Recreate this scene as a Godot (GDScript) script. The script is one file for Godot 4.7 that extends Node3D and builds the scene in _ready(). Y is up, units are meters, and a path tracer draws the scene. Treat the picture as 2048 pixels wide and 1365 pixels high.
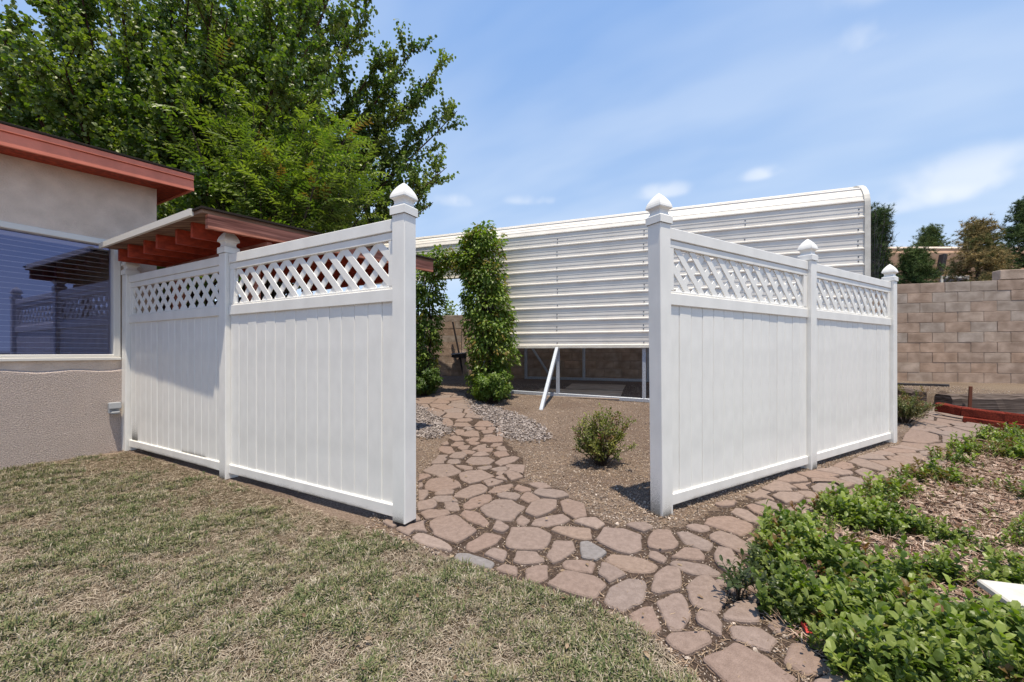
extends Node3D
# Units are metres: x to the right, y up, the camera looks along -z. "Z" in the helpers is the distance in front of the camera (-z).

var rng := RandomNumberGenerator.new()
var used := {}
var made := {}
var M := {}
var outlines: Array = []
const PATH := [-0.81, 2.45, -0.65, 2.77, -0.78, 3.31, -0.76, 4.22, -0.75, 4.86, -1.02, 5.67, -1.52, 6.45, -2.04, 7.29, -1.87, 7.70, -0.90, 7.65, -0.55, 5.96, -0.16, 5.46, -0.05, 4.66, 0.15, 3.84, 0.09, 3.25, 0.41, 3.07, 0.52, 2.60, 0.63, 2.43, 0.87, 2.36, 1.12, 2.52, 1.44, 2.77, 1.76, 2.96, 2.30, 3.38, 2.81, 3.59, 3.50, 4.02, 4.35, 4.51, 4.91, 5.00, 6.22, 6.02, 7.20, 6.69, 6.58, 5.81, 6.34, 5.22, 5.34, 4.56, 3.84, 3.59, 2.74, 2.86, 2.01, 2.38, 1.57, 2.03, 1.30, 1.78, 1.15, 1.55, 1.14, 1.40, 1.12, 1.21, 0.65, 1.09, 0.60, 1.28, 0.55, 1.44, 0.45, 1.58, 0.30, 1.65, 0.04, 1.82, -0.26, 1.99, -0.50, 2.19]
const LAWN := [-5.09, 2.86, -4.50, 3.52, -4.44, 3.93, -4.08, 4.22, -3.33, 3.84, -2.29, 3.25, -1.47, 2.77, -0.70, 2.28, -0.56, 2.19, -0.26, 1.97, 0.04, 1.81, 0.30, 1.65, 0.44, 1.55, 0.54, 1.42, 0.59, 1.26, 0.62, 1.09, 0.50, 0.85, -1.51, 0.85]
const BED := [1.06, 1.21, 1.04, 1.44, 1.00, 1.58, 1.11, 1.82, 1.40, 2.22, 1.87, 2.56, 2.38, 2.81, 3.11, 3.25, 4.41, 4.12, 5.75, 4.92, 7.09, 5.54, 6.90, 4.33, 1.94, 1.21]
const CHIPS_RIGHT := [-0.83, 7.05, -0.31, 6.45, 0.04, 5.96, 0.35, 5.41, 0.45, 4.76, 0.21, 4.66, -0.08, 4.76, -0.26, 5.41, -0.55, 5.96]
const CHIPS_LEFT := [-1.54, 6.56, -1.21, 5.96, -0.94, 5.41, -0.76, 5.13, -0.86, 4.96, -0.98, 4.76, -1.16, 4.92, -1.45, 4.96, -1.92, 6.56]

func _ready() -> void:
	# ---------- camera, sky, sun, exposure ----------
	var cam := Camera3D.new()
	cam.name = "camera"
	cam.position = Vector3(0, 1.055, 0)
	cam.set_frustum(2.0 * 0.05 * 682.5 / 800.0, Vector2(0, 0.05 * 22.5 / 800.0), 0.05, 900.0)
	add_child(cam)
	cam.current = true
	var env := Environment.new()
	env.background_mode = Environment.BG_SKY
	env.sky = Sky.new()
	env.sky.sky_material = make_sky()
	env.tonemap_mode = Environment.TONE_MAPPER_LINEAR
	env.tonemap_exposure = 1.38
	env.sdfgi_enabled = true
	env.ssao_enabled = true
	env.ssil_enabled = true
	var we := WorldEnvironment.new()
	we.name = "world_environment"
	we.environment = env
	add_child(we)
	var sun := DirectionalLight3D.new()
	sun.name = "sun"
	sun.light_energy = 1.3
	sun.light_color = Color(1.0, 0.955, 0.87)
	sun.light_angular_distance = 0.5
	sun.shadow_enabled = true
	add_child(sun)
	sun.look_at_from_position(Vector3(0.06, 0.97, 0.24) * 50.0, Vector3.ZERO)

	make_materials()
	# ---------- large structure ----------
	make_ground()
	make_path()
	make_house()
	make_patio_cover()
	make_carport()
	make_block_walls()
	make_fences()
	make_beyond()
	# ---------- plants and small things ----------
	make_trees()
	make_vines()
	make_lawn()
	make_ground_cover()
	make_litter()
	make_shrubs()
	make_small_things()

# ------------------------------------------------------------------ helpers
func rnd(a: float, b: float) -> float:
	return rng.randf_range(a, b)

func lin(r: float, g: float, b: float) -> Color:
	return Color(r, g, b).linear_to_srgb()

func numbered(called: String) -> String:
	var n: int = used.get(called, 0)
	used[called] = n + 1
	return called if n == 0 else "%s_%03d" % [called, n]

func tag(o: Node, label: String, category := "", group := "", kind := "") -> void:
	if label: o.set_meta("label", label)
	if category: o.set_meta("category", category)
	if group: o.set_meta("group", group)
	if kind: o.set_meta("kind", kind)

func thing(called: String, label: String, category: String, at := Vector3.ZERO, turn := Basis(), group := "") -> Node3D:
	var o := Node3D.new()
	o.name = numbered(called)
	o.transform = Transform3D(turn, at)
	add_child(o)
	tag(o, label, category, group)
	return o

func part(called: String, mesh: Mesh, mat: Material, parent: Node, at := Vector3.ZERO, turn := Basis()) -> MeshInstance3D:
	var o := MeshInstance3D.new()
	o.name = called if parent != self else numbered(called)
	o.mesh = mesh
	o.material_override = mat
	o.transform = Transform3D(turn, at)
	o.cast_shadow = GeometryInstance3D.SHADOW_CASTING_SETTING_ON
	parent.add_child(o, true)
	return o

func scatter(called: String, mesh: Mesh, mat: Material, parent: Node, xf: Array, cols: Array) -> MultiMeshInstance3D:
	var mm := MultiMesh.new()
	mm.transform_format = MultiMesh.TRANSFORM_3D
	mm.use_colors = true
	mm.mesh = mesh
	mm.instance_count = xf.size()
	for i in xf.size():
		mm.set_instance_transform(i, xf[i])
		mm.set_instance_color(i, cols[i])
	var o := MultiMeshInstance3D.new()
	o.name = called if parent != self else numbered(called)
	o.multimesh = mm
	o.material_override = mat
	o.set_meta("kind", "stuff")
	parent.add_child(o, true)
	return o

func begin() -> SurfaceTool:
	var st := SurfaceTool.new()
	st.begin(Mesh.PRIMITIVE_TRIANGLES)
	return st

func tri(st: SurfaceTool, a: Vector3, b: Vector3, c: Vector3, out: Vector3) -> void:
	var n := (b - a).cross(c - a)
	if n.length_squared() < 1e-16: return
	n = n.normalized()
	if n.dot(out) < 0.0:
		n = -n
		var k := b
		b = c
		c = k
	for v in [a, c, b]:
		st.set_normal(n)
		st.add_vertex(v)

func quad(st: SurfaceTool, a: Vector3, b: Vector3, c: Vector3, d: Vector3, out: Vector3) -> void:
	tri(st, a, b, c, out)
	tri(st, a, c, d, out)

func hexa(st: SurfaceTool, p: Array) -> void:
	# eight corners: four of the bottom in order, then the four above them
	var m := Vector3.ZERO
	for v in p: m += v / 8.0
	for f in [[0, 1, 2, 3], [4, 5, 6, 7], [0, 1, 5, 4], [1, 2, 6, 5], [2, 3, 7, 6], [3, 0, 4, 7]]:
		var c: Vector3 = (p[f[0]] + p[f[1]] + p[f[2]] + p[f[3]]) / 4.0
		quad(st, p[f[0]], p[f[1]], p[f[2]], p[f[3]], c - m)

func slab_box(st: SurfaceTool, lo: Vector3, hi: Vector3) -> void:
	hexa(st, [lo, Vector3(hi.x, lo.y, lo.z), Vector3(hi.x, lo.y, hi.z), Vector3(lo.x, lo.y, hi.z),
		Vector3(lo.x, hi.y, lo.z), Vector3(hi.x, hi.y, lo.z), hi, Vector3(lo.x, hi.y, hi.z)])

func bevel_box(s: Vector3, b: float) -> ArrayMesh:
	var key := "%.4v %.4f" % [s, b]
	if made.has(key): return made[key]
	var st := begin()
	var h := s / 2.0
	for a in 3:
		var u := (a + 1) % 3
		var w := (a + 2) % 3
		for sg in [-1.0, 1.0]:
			var q := []
			for k in [[-1, -1], [1, -1], [1, 1], [-1, 1]]:
				var v := Vector3.ZERO
				v[a] = sg * h[a]
				v[u] = k[0] * (h[u] - b)
				v[w] = k[1] * (h[w] - b)
				q.append(v)
			var o := Vector3.ZERO
			o[a] = sg
			quad(st, q[0], q[1], q[2], q[3], o)
			for sh in [-1.0, 1.0]:  # the chamfer between the faces of a and u
				var p0 := Vector3.ZERO
				var p1 := Vector3.ZERO
				p0[a] = sg * h[a]
				p0[u] = sh * (h[u] - b)
				p1[a] = sg * (h[a] - b)
				p1[u] = sh * h[u]
				var e := Vector3.ZERO
				e[w] = h[w] - b
				var o2 := Vector3.ZERO
				o2[a] = sg
				o2[u] = sh
				quad(st, p0 - e, p0 + e, p1 + e, p1 - e, o2)
	for x in [-1.0, 1.0]:
		for y in [-1.0, 1.0]:
			for z in [-1.0, 1.0]:
				tri(st, Vector3(x * h.x, y * (h.y - b), z * (h.z - b)), Vector3(x * (h.x - b), y * h.y, z * (h.z - b)), Vector3(x * (h.x - b), y * (h.y - b), z * h.z), Vector3(x, y, z))
	made[key] = st.commit()
	return made[key]

func along(d: Vector3, roll := 0.0) -> Basis:
	# a basis whose z axis runs along d
	var z := d.normalized()
	var x := Vector3.UP.cross(z)
	if x.length() < 0.02: x = Vector3.RIGHT
	x = x.normalized()
	return Basis(x, z.cross(x), z) * Basis(Vector3(0, 0, 1), roll)

func bar(st: SurfaceTool, a: Vector3, b: Vector3, w: float, h: float, bev := 0.0) -> void:
	var m := bevel_box(Vector3(w, h, a.distance_to(b)), bev if bev > 0.0 else minf(w, h) * 0.08)
	st.append_from(m, 0, Transform3D(along(b - a), (a + b) / 2.0))

func tube(st: SurfaceTool, pts: Array, radii: Array, sides: int) -> void:
	var rows := []
	for i in pts.size():
		var d: Vector3 = pts[mini(i + 1, pts.size() - 1)] - pts[maxi(i - 1, 0)]
		var q := along(d)
		var row := []
		for k in sides:
			var an := TAU * k / sides
			row.append(q.x * cos(an) + q.y * sin(an))
		rows.append(row)
	for i in pts.size() - 1:
		for k in sides:
			var k2 := (k + 1) % sides
			var n := [rows[i][k], rows[i][k2], rows[i + 1][k2], rows[i + 1][k]]
			var v := [pts[i] + n[0] * radii[i], pts[i] + n[1] * radii[i], pts[i + 1] + n[2] * radii[i + 1], pts[i + 1] + n[3] * radii[i + 1]]
			for j in [0, 2, 1, 0, 3, 2]:
				st.set_normal(n[j])
				st.add_vertex(v[j])

func poly(list: Array) -> PackedVector2Array:
	var p := PackedVector2Array()
	for i in range(0, list.size(), 2): p.append(Vector2(list[i], list[i + 1]))
	return p

func sm(a: float, b: float, x: float) -> float:
	return smoothstep(a, b, x)

func gh(x: float, Z: float) -> float:
	# height of the ground: level by the fence, rising towards the back wall, a raised bed behind the timbers
	var h := 0.0
	if Z > 9.0: h = 0.36
	elif Z > 6.8: h = 0.2 + 0.16 * (Z - 6.8) / 2.2
	elif Z > 4.6: h = 0.2 * (Z - 4.6) / 2.2
	var r := sm(6.15, 6.35, Z) * sm(6.5, 6.8, x)
	return lerpf(h, 0.41 + 0.05 * clampf((Z - 6.3) / 1.9, 0.0, 1.2), r)

func on_ground(x: float, Z: float, up := 0.0) -> Vector3:
	return Vector3(x, gh(x, Z) + up, -Z)

# ------------------------------------------------------------------ sky and materials
func make_sky() -> PanoramaSkyMaterial:
	var w := 2048
	var h := 1024
	var wisp := FastNoiseLite.new()
	wisp.seed = 5
	wisp.noise_type = FastNoiseLite.TYPE_SIMPLEX_SMOOTH
	wisp.fractal_octaves = 4
	wisp.frequency = 1.6
	var puff := FastNoiseLite.new()
	puff.seed = 11
	puff.fractal_octaves = 6
	puff.frequency = 8.0
	var clouds := []  # azimuth, elevation, half width, half height (radians), strength
	for c in [[-0.147, 0.354, 0.05, 0.018, 0.75], [0.055, 0.362, 0.06, 0.016, 0.7], [0.36, 0.356, 0.06, 0.02, 0.7], [0.57, 0.36, 0.045, 0.016, 0.75], [0.86, 0.275, 0.10, 0.045, 0.75], [0.79, 0.255, 0.07, 0.02, 0.6],
			[0.73, 0.53, 0.06, 0.025, 0.5], [0.76, 0.60, 0.09, 0.045, 0.35], [-0.9, 0.4, 0.14, 0.05, 0.7], [-0.4, 0.2, 0.2, 0.05, 0.5]]:
		clouds.append(c)
	var r := RandomNumberGenerator.new()
	r.seed = 31
	for i in 34:
		var az := r.randf_range(1.15, 2 * PI - 1.15)
		clouds.append([az if az < PI else az - 2 * PI, r.randf_range(0.1, 0.5), r.randf_range(0.05, 0.16), r.randf_range(0.015, 0.05), r.randf_range(0.4, 0.8)])
	var im := Image.create(w, h, false, Image.FORMAT_RGBF)
	for j in h:
		var el := PI / 2 - (j + 0.5) / h * PI
		var y := sin(el)
		for i in w:
			var az := (i + 0.5) / w * TAU
			if az > PI: az -= TAU
			var c := Color(0.25, 0.22, 0.19)
			if el > -0.02:
				var t := pow(clampf(y, 0.0, 1.0), 0.62)
				c = Color(0.56, 0.68, 0.79).lerp(Color(0.10, 0.245, 0.57), clampf(t * 1.05, 0.0, 1.0))
				var d := Vector3(sin(az) * cos(el), y, -cos(az) * cos(el))
				var flat := d / maxf(y + 0.22, 0.1)
				var n := wisp.get_noise_3d(flat.x * 0.5 + flat.z * 0.35, flat.z * 1.3 - flat.x * 0.9, 3.0)
				c = c.lerp(Color(0.66, 0.72, 0.79), clampf(0.12 + n * 0.34, 0.0, 0.30) * (1.0 - 0.4 * y))
				if el < 0.75:
					var pn := puff.get_noise_3dv(d) * 1.7 + 0.3
					for k in clouds:
						var da: float = absf(az - k[0])
						if da > PI: da = TAU - da
						var e: float = (el - k[1]) / (k[3] if el > k[1] else k[3] * 0.55)
						var q: float = 1.0 - (da / k[2]) * (da / k[2]) - e * e
						if q > -1.2:
							c = c.lerp(Color(0.72, 0.75, 0.79), clampf(q * 0.45 + pn, 0.0, 1.0) * k[4] * 0.75 * sm(-1.2, 1.2, q))
			im.set_pixel(i, j, c)
	var m := PanoramaSkyMaterial.new()
	m.panorama = ImageTexture.create_from_image(im)
	return m

func noise_tex(seed_: int, freq: float, lo: Color, hi: Color, size := 512, oct := 4, kind := FastNoiseLite.TYPE_SIMPLEX_SMOOTH) -> NoiseTexture2D:
	var n := FastNoiseLite.new()
	n.seed = seed_
	n.noise_type = kind
	n.frequency = freq
	n.fractal_octaves = oct
	var t := NoiseTexture2D.new()
	t.width = size
	t.height = size
	t.seamless = true
	t.noise = n
	var g := Gradient.new()
	g.set_color(0, lo)
	g.set_color(1, hi)
	t.color_ramp = g
	return t

func bump_tex(seed_: int, freq: float, strength: float, size := 512, oct := 4, kind := FastNoiseLite.TYPE_SIMPLEX_SMOOTH) -> NoiseTexture2D:
	var n := FastNoiseLite.new()
	n.seed = seed_
	n.noise_type = kind
	n.frequency = freq
	n.fractal_octaves = oct
	var t := NoiseTexture2D.new()
	t.width = size
	t.height = size
	t.seamless = true
	t.as_normal_map = true
	t.bump_strength = strength
	t.noise = n
	return t

func mat(called: String, c: Color, rough := 0.8, spec := 0.5) -> StandardMaterial3D:
	var m := StandardMaterial3D.new()
	m.resource_name = called
	m.albedo_color = c
	m.roughness = rough
	m.metallic_specular = spec
	M[called] = m
	return m

func dress(m: StandardMaterial3D, tex: Texture2D, scale: Vector3, bump: Texture2D = null, depth := 1.0, world := false) -> StandardMaterial3D:
	m.albedo_texture = tex
	m.uv1_triplanar = true
	m.uv1_world_triplanar = world
	m.uv1_scale = scale
	if bump:
		m.normal_enabled = true
		m.normal_texture = bump
		m.normal_scale = depth
	return m

func leafy(called: String, rough := 0.45, spec := 0.4, through := 0.7) -> StandardMaterial3D:
	var m := mat(called, Color.WHITE, rough, spec)
	m.vertex_color_use_as_albedo = true
	m.cull_mode = BaseMaterial3D.CULL_DISABLED
	m.backlight_enabled = true
	m.backlight = Color(through * 0.9, through, through * 0.45)
	return m

func make_materials() -> void:
	var speck := noise_tex(3, 0.09, Color(0.72, 0.72, 0.72), Color(1, 1, 1), 512, 5)
	var grit := noise_tex(8, 0.035, Color(0.46, 0.44, 0.42), Color(1, 1, 1), 1024, 7)
	grit.noise.fractal_gain = 0.72
	var blotch := noise_tex(14, 0.012, Color(0.88, 0.875, 0.87), Color(1, 1, 1), 512, 6)
	var fine := bump_tex(21, 0.11, 5.0, 1024, 5)
	var coarse := bump_tex(22, 0.05, 9.0, 512, 4)
	var g := mat("soil", Color.WHITE, 0.95, 0.2)
	g.vertex_color_use_as_albedo = true
	dress(g, grit, Vector3.ONE * 1.3, fine, 1.2, true)
	# white vinyl, weathered very little
	dress(mat("vinyl", lin(0.90, 0.88, 0.838), 0.38, 0.5), noise_tex(40, 0.01, Color(0.94, 0.94, 0.94), Color(1, 1, 1), 512, 4), Vector3(0.9, 0.5, 0.9), bump_tex(41, 0.01, 1.2, 256, 2), 0.25)
	for k in [["vinyl_pale", 0.90], ["vinyl_grey", 0.875]]:
		dress(mat(k[0], lin(k[1], k[1] * 0.978, k[1] * 0.932), 0.4, 0.5), M.vinyl.albedo_texture, Vector3(0.7, 0.6, 0.7))
	dress(mat("dirty_vinyl", lin(0.74, 0.74, 0.74), 0.5, 0.4), noise_tex(42, 0.05, Color(0.35, 0.33, 0.3), Color(1, 1, 1), 512, 5), Vector3(5, 2.5, 5))
	# house
	dress(mat("smooth_stucco", lin(0.83, 0.68, 0.565), 0.9, 0.25), blotch, Vector3.ONE * 0.6, bump_tex(23, 0.16, 3.0, 512, 4), 0.5)
	dress(mat("rough_stucco", lin(0.74, 0.62, 0.565), 0.92, 0.25), speck, Vector3.ONE * 1.7, bump_tex(24, 0.085, 8.0, 512, 5), 1.3)
	dress(mat("salmon_paint", lin(0.90, 0.275, 0.175), 0.55, 0.4), blotch, Vector3(0.8, 0.8, 0.8))
	dress(mat("red_paint", lin(0.62, 0.088, 0.036), 0.6, 0.4), noise_tex(15, 0.02, Color(0.6, 0.56, 0.55), Color(1, 1, 1), 512, 6), Vector3(1.6, 1.6, 1.6))
	dress(mat("worn_red_wood", lin(0.60, 0.25, 0.17), 0.75, 0.3), wood_tex(2, Color(0.55, 0.5, 0.5), Color(1, 1, 1)), Vector3(1.1, 1.1, 1.1))
	dress(mat("bare_plywood", lin(0.36, 0.23, 0.16), 0.8, 0.3), wood_tex(3, Color(0.55, 0.5, 0.48), Color(1, 1, 1)), Vector3(1.3, 1.3, 1.3))
	mat("cream_metal", lin(0.74, 0.70, 0.63), 0.45, 0.5)
	dress(mat("shingle", lin(0.075, 0.06, 0.055), 0.95, 0.2), grit, Vector3.ONE * 3.0)
	mat("window_white", lin(0.76, 0.73, 0.68), 0.4, 0.5)
	mat("blind", lin(0.5, 0.5, 0.54), 0.5, 0.4)
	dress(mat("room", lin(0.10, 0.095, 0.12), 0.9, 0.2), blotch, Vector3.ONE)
	var gl := mat("coated_glass", Color(0.62, 0.64, 0.82, 0.32), 0.02, 0.5)
	gl.metallic = 1.0
	gl.transparency = BaseMaterial3D.TRANSPARENCY_ALPHA
	var one := Gradient.new()
	one.set_color(0, Color.WHITE)
	one.set_color(1, Color.WHITE)
	var ot := GradientTexture2D.new()
	ot.gradient = one
	ot.width = 4
	ot.height = 4
	gl.albedo_texture = ot
	mat("grey_plastic", lin(0.34, 0.35, 0.37), 0.5, 0.5)
	# carport
	dress(mat("white_sheet", lin(0.86, 0.815, 0.755), 0.38, 0.5), noise_tex(16, 0.012, Color(0.93, 0.925, 0.92), Color(1, 1, 1), 512, 4), Vector3(0.3, 0.6, 0.6))
	dress(mat("trim_sheet", lin(0.72, 0.69, 0.63), 0.42, 0.5), blotch, Vector3.ONE)
	var gv := mat("galvanised", lin(0.56, 0.60, 0.66), 0.5, 0.5)
	gv.metallic = 0.35
	dress(gv, noise_tex(17, 0.06, Color(0.78, 0.78, 0.8), Color(1, 1, 1), 256, 4), Vector3.ONE * 2.0)
	mat("screw", lin(0.05, 0.05, 0.055), 0.5, 0.5)
	# masonry
	var bb := bump_tex(25, 0.14, 5.0, 512, 4)
	var bt := noise_tex(18, 0.010, Color(0.70, 0.68, 0.66), Color(1, 1, 1), 512, 5)
	var tones := [[0.57, 0.43, 0.34], [0.54, 0.415, 0.335], [0.59, 0.47, 0.385], [0.54, 0.455, 0.39], [0.59, 0.43, 0.33], [0.56, 0.475, 0.41]]
	for i in tones.size():
		dress(mat("block_%d" % i, lin(tones[i][0], tones[i][1], tones[i][2]), 0.93, 0.2), bt, Vector3.ONE * 0.7, bb, 0.4, true)
	dress(mat("mortar", lin(0.47, 0.375, 0.305), 0.95, 0.2), speck, Vector3.ONE * 2.0, bb, 0.6, true)
	var stt := noise_tex(19, 0.012, Color(0.80, 0.79, 0.78), Color(1, 1, 1), 1024, 8)
	stt.noise.fractal_gain = 0.74
	var sb := bump_tex(26, 0.08, 5.0, 1024, 5)
	var st := [[0.322, 0.246, 0.211], [0.318, 0.237, 0.200], [0.330, 0.254, 0.221], [0.310, 0.241, 0.210], [0.322, 0.236, 0.198], [0.315, 0.250, 0.222], [0.375, 0.292, 0.252], [0.345, 0.258, 0.210], [0.298, 0.275, 0.270]]
	for i in st.size():
		dress(mat("stone_%d" % i, lin(st[i][0], st[i][1], st[i][2]), 0.88, 0.25), stt, Vector3.ONE * 1.6, sb, 0.9, true)
	dress(mat("adobe", lin(0.46, 0.30, 0.215), 0.95, 0.2), blotch, Vector3.ONE * 0.3)
	dress(mat("red_concrete", lin(0.33, 0.05, 0.028), 0.85, 0.3), noise_tex(20, 0.05, Color(0.5, 0.5, 0.5), Color(1, 1, 1), 512, 5), Vector3.ONE * 2.0, bb, 1.2)
	dress(mat("old_timber", lin(0.20, 0.16, 0.14), 0.9, 0.2), wood_tex(4, Color(0.45, 0.42, 0.4), Color(1, 1, 1)), Vector3(0.6, 2.0, 2.0))
	dress(mat("rust", lin(0.17, 0.06, 0.035), 0.8, 0.3), speck, Vector3.ONE * 6.0)
	mat("dark_metal", lin(0.035, 0.03, 0.032), 0.6, 0.4)
	dress(mat("plywood", lin(0.56, 0.44, 0.34), 0.85, 0.2), wood_tex(5, Color(0.7, 0.68, 0.66), Color(1, 1, 1)), Vector3.ONE)
	dress(mat("white_board", lin(0.66, 0.63, 0.58), 0.7, 0.3), blotch, Vector3.ONE * 2.0)
	dress(mat("bark", lin(0.10, 0.075, 0.06), 0.95, 0.2), speck, Vector3(3, 1, 3), coarse, 0.8)
	dress(mat("red_bark", lin(0.085, 0.04, 0.03), 0.9, 0.2), speck, Vector3(3, 1, 3))
	var mud := mat("mud", lin(0.17, 0.13, 0.105), 0.95, 0.2)
	mud.transparency = BaseMaterial3D.TRANSPARENCY_ALPHA
	mud.albedo_texture = splash_tex()
	mud.cull_mode = BaseMaterial3D.CULL_DISABLED
	leafy("leaf", 0.40, 0.5, 0.95)
	leafy("needle", 0.6, 0.3, 0.3)
	leafy("grass_blade", 0.7, 0.25, 0.5)
	var d := mat("dry_bits", Color.WHITE, 0.9, 0.2)
	d.vertex_color_use_as_albedo = true
	d.cull_mode = BaseMaterial3D.CULL_DISABLED

func splash_tex() -> ImageTexture:
	# spatter that is thick at the foot and thins out upwards
	var n := FastNoiseLite.new()
	n.seed = 61
	n.frequency = 0.11
	n.fractal_octaves = 4
	var r := RandomNumberGenerator.new()
	r.seed = 62
	var im := Image.create(96, 192, false, Image.FORMAT_RGBA8)
	for y in 192:
		var up := 1.0 - y / 191.0
		for x in 96:
			var side := minf(1.0, minf(x, 95 - x) / 10.0)
			var a := clampf(pow(1.0 - up, 2.2) * 1.1 + n.get_noise_2d(x, y) * 0.55 - 0.25, 0.0, 1.0) * 0.75
			if r.randf() < 0.22 * (1.0 - up): a = maxf(a, 0.6)
			im.set_pixel(x, y, Color(1, 1, 1, a * (1.0 - sm(0.8, 1.0, up)) * side))
	return ImageTexture.create_from_image(im)

func wood_tex(seed_: int, lo: Color, hi: Color) -> ImageTexture:
	# grain that runs along the texture's u axis, with a few knots
	var n := FastNoiseLite.new()
	n.seed = seed_
	n.fractal_octaves = 4
	n.frequency = 0.05
	var im := Image.create(256, 256, false, Image.FORMAT_RGB8)
	for y in 256:
		for x in 256:
			var wx := minf(x, 256 - x) * 0.10
			var v := n.get_noise_2d(wx, y * 1.4) * 0.6 + n.get_noise_2d(wx * 3.0 + 90.0, y * 5.0) * 0.4
			im.set_pixel(x, y, lo.lerp(hi, clampf(v * 1.3 + 0.55, 0.0, 1.0)))
	return ImageTexture.create_from_image(im)

# ------------------------------------------------------------------ ground and path
func make_ground() -> void:
	var px := poly(PATH)
	var lawn := poly(LAWN)
	var bed := poly(BED)
	var n1 := FastNoiseLite.new()
	n1.seed = 2
	n1.frequency = 0.9
	n1.fractal_octaves = 4
	var n2 := FastNoiseLite.new()
	n2.seed = 9
	n2.frequency = 9.0
	n2.fractal_octaves = 3
	var xs := []
	var zs := []
	for v in [-220.0, -120.0, -60.0, -30.0, -16.0, -10.0, -7.0]: xs.append(v)
	var v0 := -5.6
	while v0 < 8.6:
		xs.append(v0)
		v0 += 0.05
	for v in [9.0, 10.0, 12.0, 16.0, 30.0, 60.0, 120.0, 220.0]: xs.append(v)
	for v in [-200.0, -80.0, -30.0, -12.0, -5.0, -2.0, -0.5, 0.4]: zs.append(v)
	v0 = 0.9
	while v0 < 9.0:
		zs.append(v0)
		v0 += 0.05
	for v in [9.3, 9.8, 10.4, 11.0, 12.0, 14.0, 18.0, 26.0, 40.0, 80.0, 200.0, 500.0]: zs.append(v)
	var V := PackedVector3Array()
	var N := PackedVector3Array()
	var C := PackedColorArray()
	var I := PackedInt32Array()
	var inside := PackedByteArray()
	for Z in zs:
		for x in xs:
			var p := Vector2(x, Z)
			var on_path: bool = Geometry2D.is_point_in_polygon(p, px)
			inside.append(1 if on_path else 0)
			var a := n1.get_noise_2d(x, Z)
			var b := n2.get_noise_2d(x, Z)
			var near: bool = Z > 0.5 and Z < 9.2
			var y := gh(x, Z) + (0.0 if on_path or not near else (a * 0.012 + b * 0.006))
			V.append(Vector3(x, y, -Z))
			var e := 0.03
			N.append(Vector3(gh(x - e, Z) - gh(x + e, Z), 2 * e, gh(x, Z + e) - gh(x, Z - e)).normalized())
			var c := Color(0.43, 0.335, 0.275).lerp(Color(0.31, 0.235, 0.19), clampf(0.5 + a * 1.2 + b * 0.3, 0, 1))
			if Geometry2D.is_point_in_polygon(p, lawn):
				c = Color(0.27, 0.215, 0.155).lerp(Color(0.155, 0.12, 0.08), clampf(0.5 + a * 0.9 + b * 0.6, 0, 1))
			elif Geometry2D.is_point_in_polygon(p, bed):
				c = Color(0.30, 0.21, 0.155).lerp(Color(0.15, 0.09, 0.062), clampf(0.45 + a + b * 0.8, 0, 1))
			elif x > 6.4 and Z > 6.2 and Z < 9.3:
				c = Color(0.44, 0.35, 0.27).lerp(Color(0.34, 0.26, 0.2), clampf(0.5 + a, 0, 1))
			if Z > 12.0: c = Color(0.3, 0.22, 0.16)
			C.append(c)
	var w := xs.size()
	for j in zs.size() - 1:
		for i in w - 1:
			var q := j * w + i
			for k in [q, q + w, q + 1, q + 1, q + w, q + w + 1]: I.append(k)
	var am := ArrayMesh.new()
	var arr := []
	arr.resize(Mesh.ARRAY_MAX)
	arr[Mesh.ARRAY_VERTEX] = V
	arr[Mesh.ARRAY_NORMAL] = N
	arr[Mesh.ARRAY_COLOR] = C
	arr[Mesh.ARRAY_INDEX] = I
	am.add_surface_from_arrays(Mesh.PRIMITIVE_TRIANGLES, arr)
	tag(part("ground", am, M.soil, self), "", "", "", "structure")
	# the soil between the flagstones, one sheet over the ground
	var V2 := PackedVector3Array()
	var C2 := PackedColorArray()
	var I2 := PackedInt32Array()
	for q in V.size():
		var p := V[q]
		V2.append(Vector3(p.x, gh(p.x, -p.z) + (0.004 if inside[q] else -0.02), p.z))
		var b := n2.get_noise_2d(p.x * 1.7, p.z * 1.7)
		C2.append(Color(0.215, 0.16, 0.13).lerp(Color(0.125, 0.09, 0.073), clampf(0.5 + b, 0, 1)))
	for j in zs.size() - 1:
		for i in w - 1:
			var q := j * w + i
			if inside[q] + inside[q + 1] + inside[q + w] + inside[q + w + 1] > 0:
				for k in [q, q + w, q + 1, q + 1, q + w, q + w + 1]: I2.append(k)
	arr[Mesh.ARRAY_VERTEX] = V2
	arr[Mesh.ARRAY_COLOR] = C2
	arr[Mesh.ARRAY_INDEX] = I2
	var pm := ArrayMesh.new()
	pm.add_surface_from_arrays(Mesh.PRIMITIVE_TRIANGLES, arr)
	var o := part("path", pm, M.soil, self)
	tag(o, "", "", "", "structure")
	M.path_node = o

func slab(list: Array) -> void:
	var p := PackedVector2Array()
	for i in range(0, list.size(), 2): p.append(Vector2(list[i] * 0.01, list[i + 1] * 0.01))
	outlines.append(p)

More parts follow.
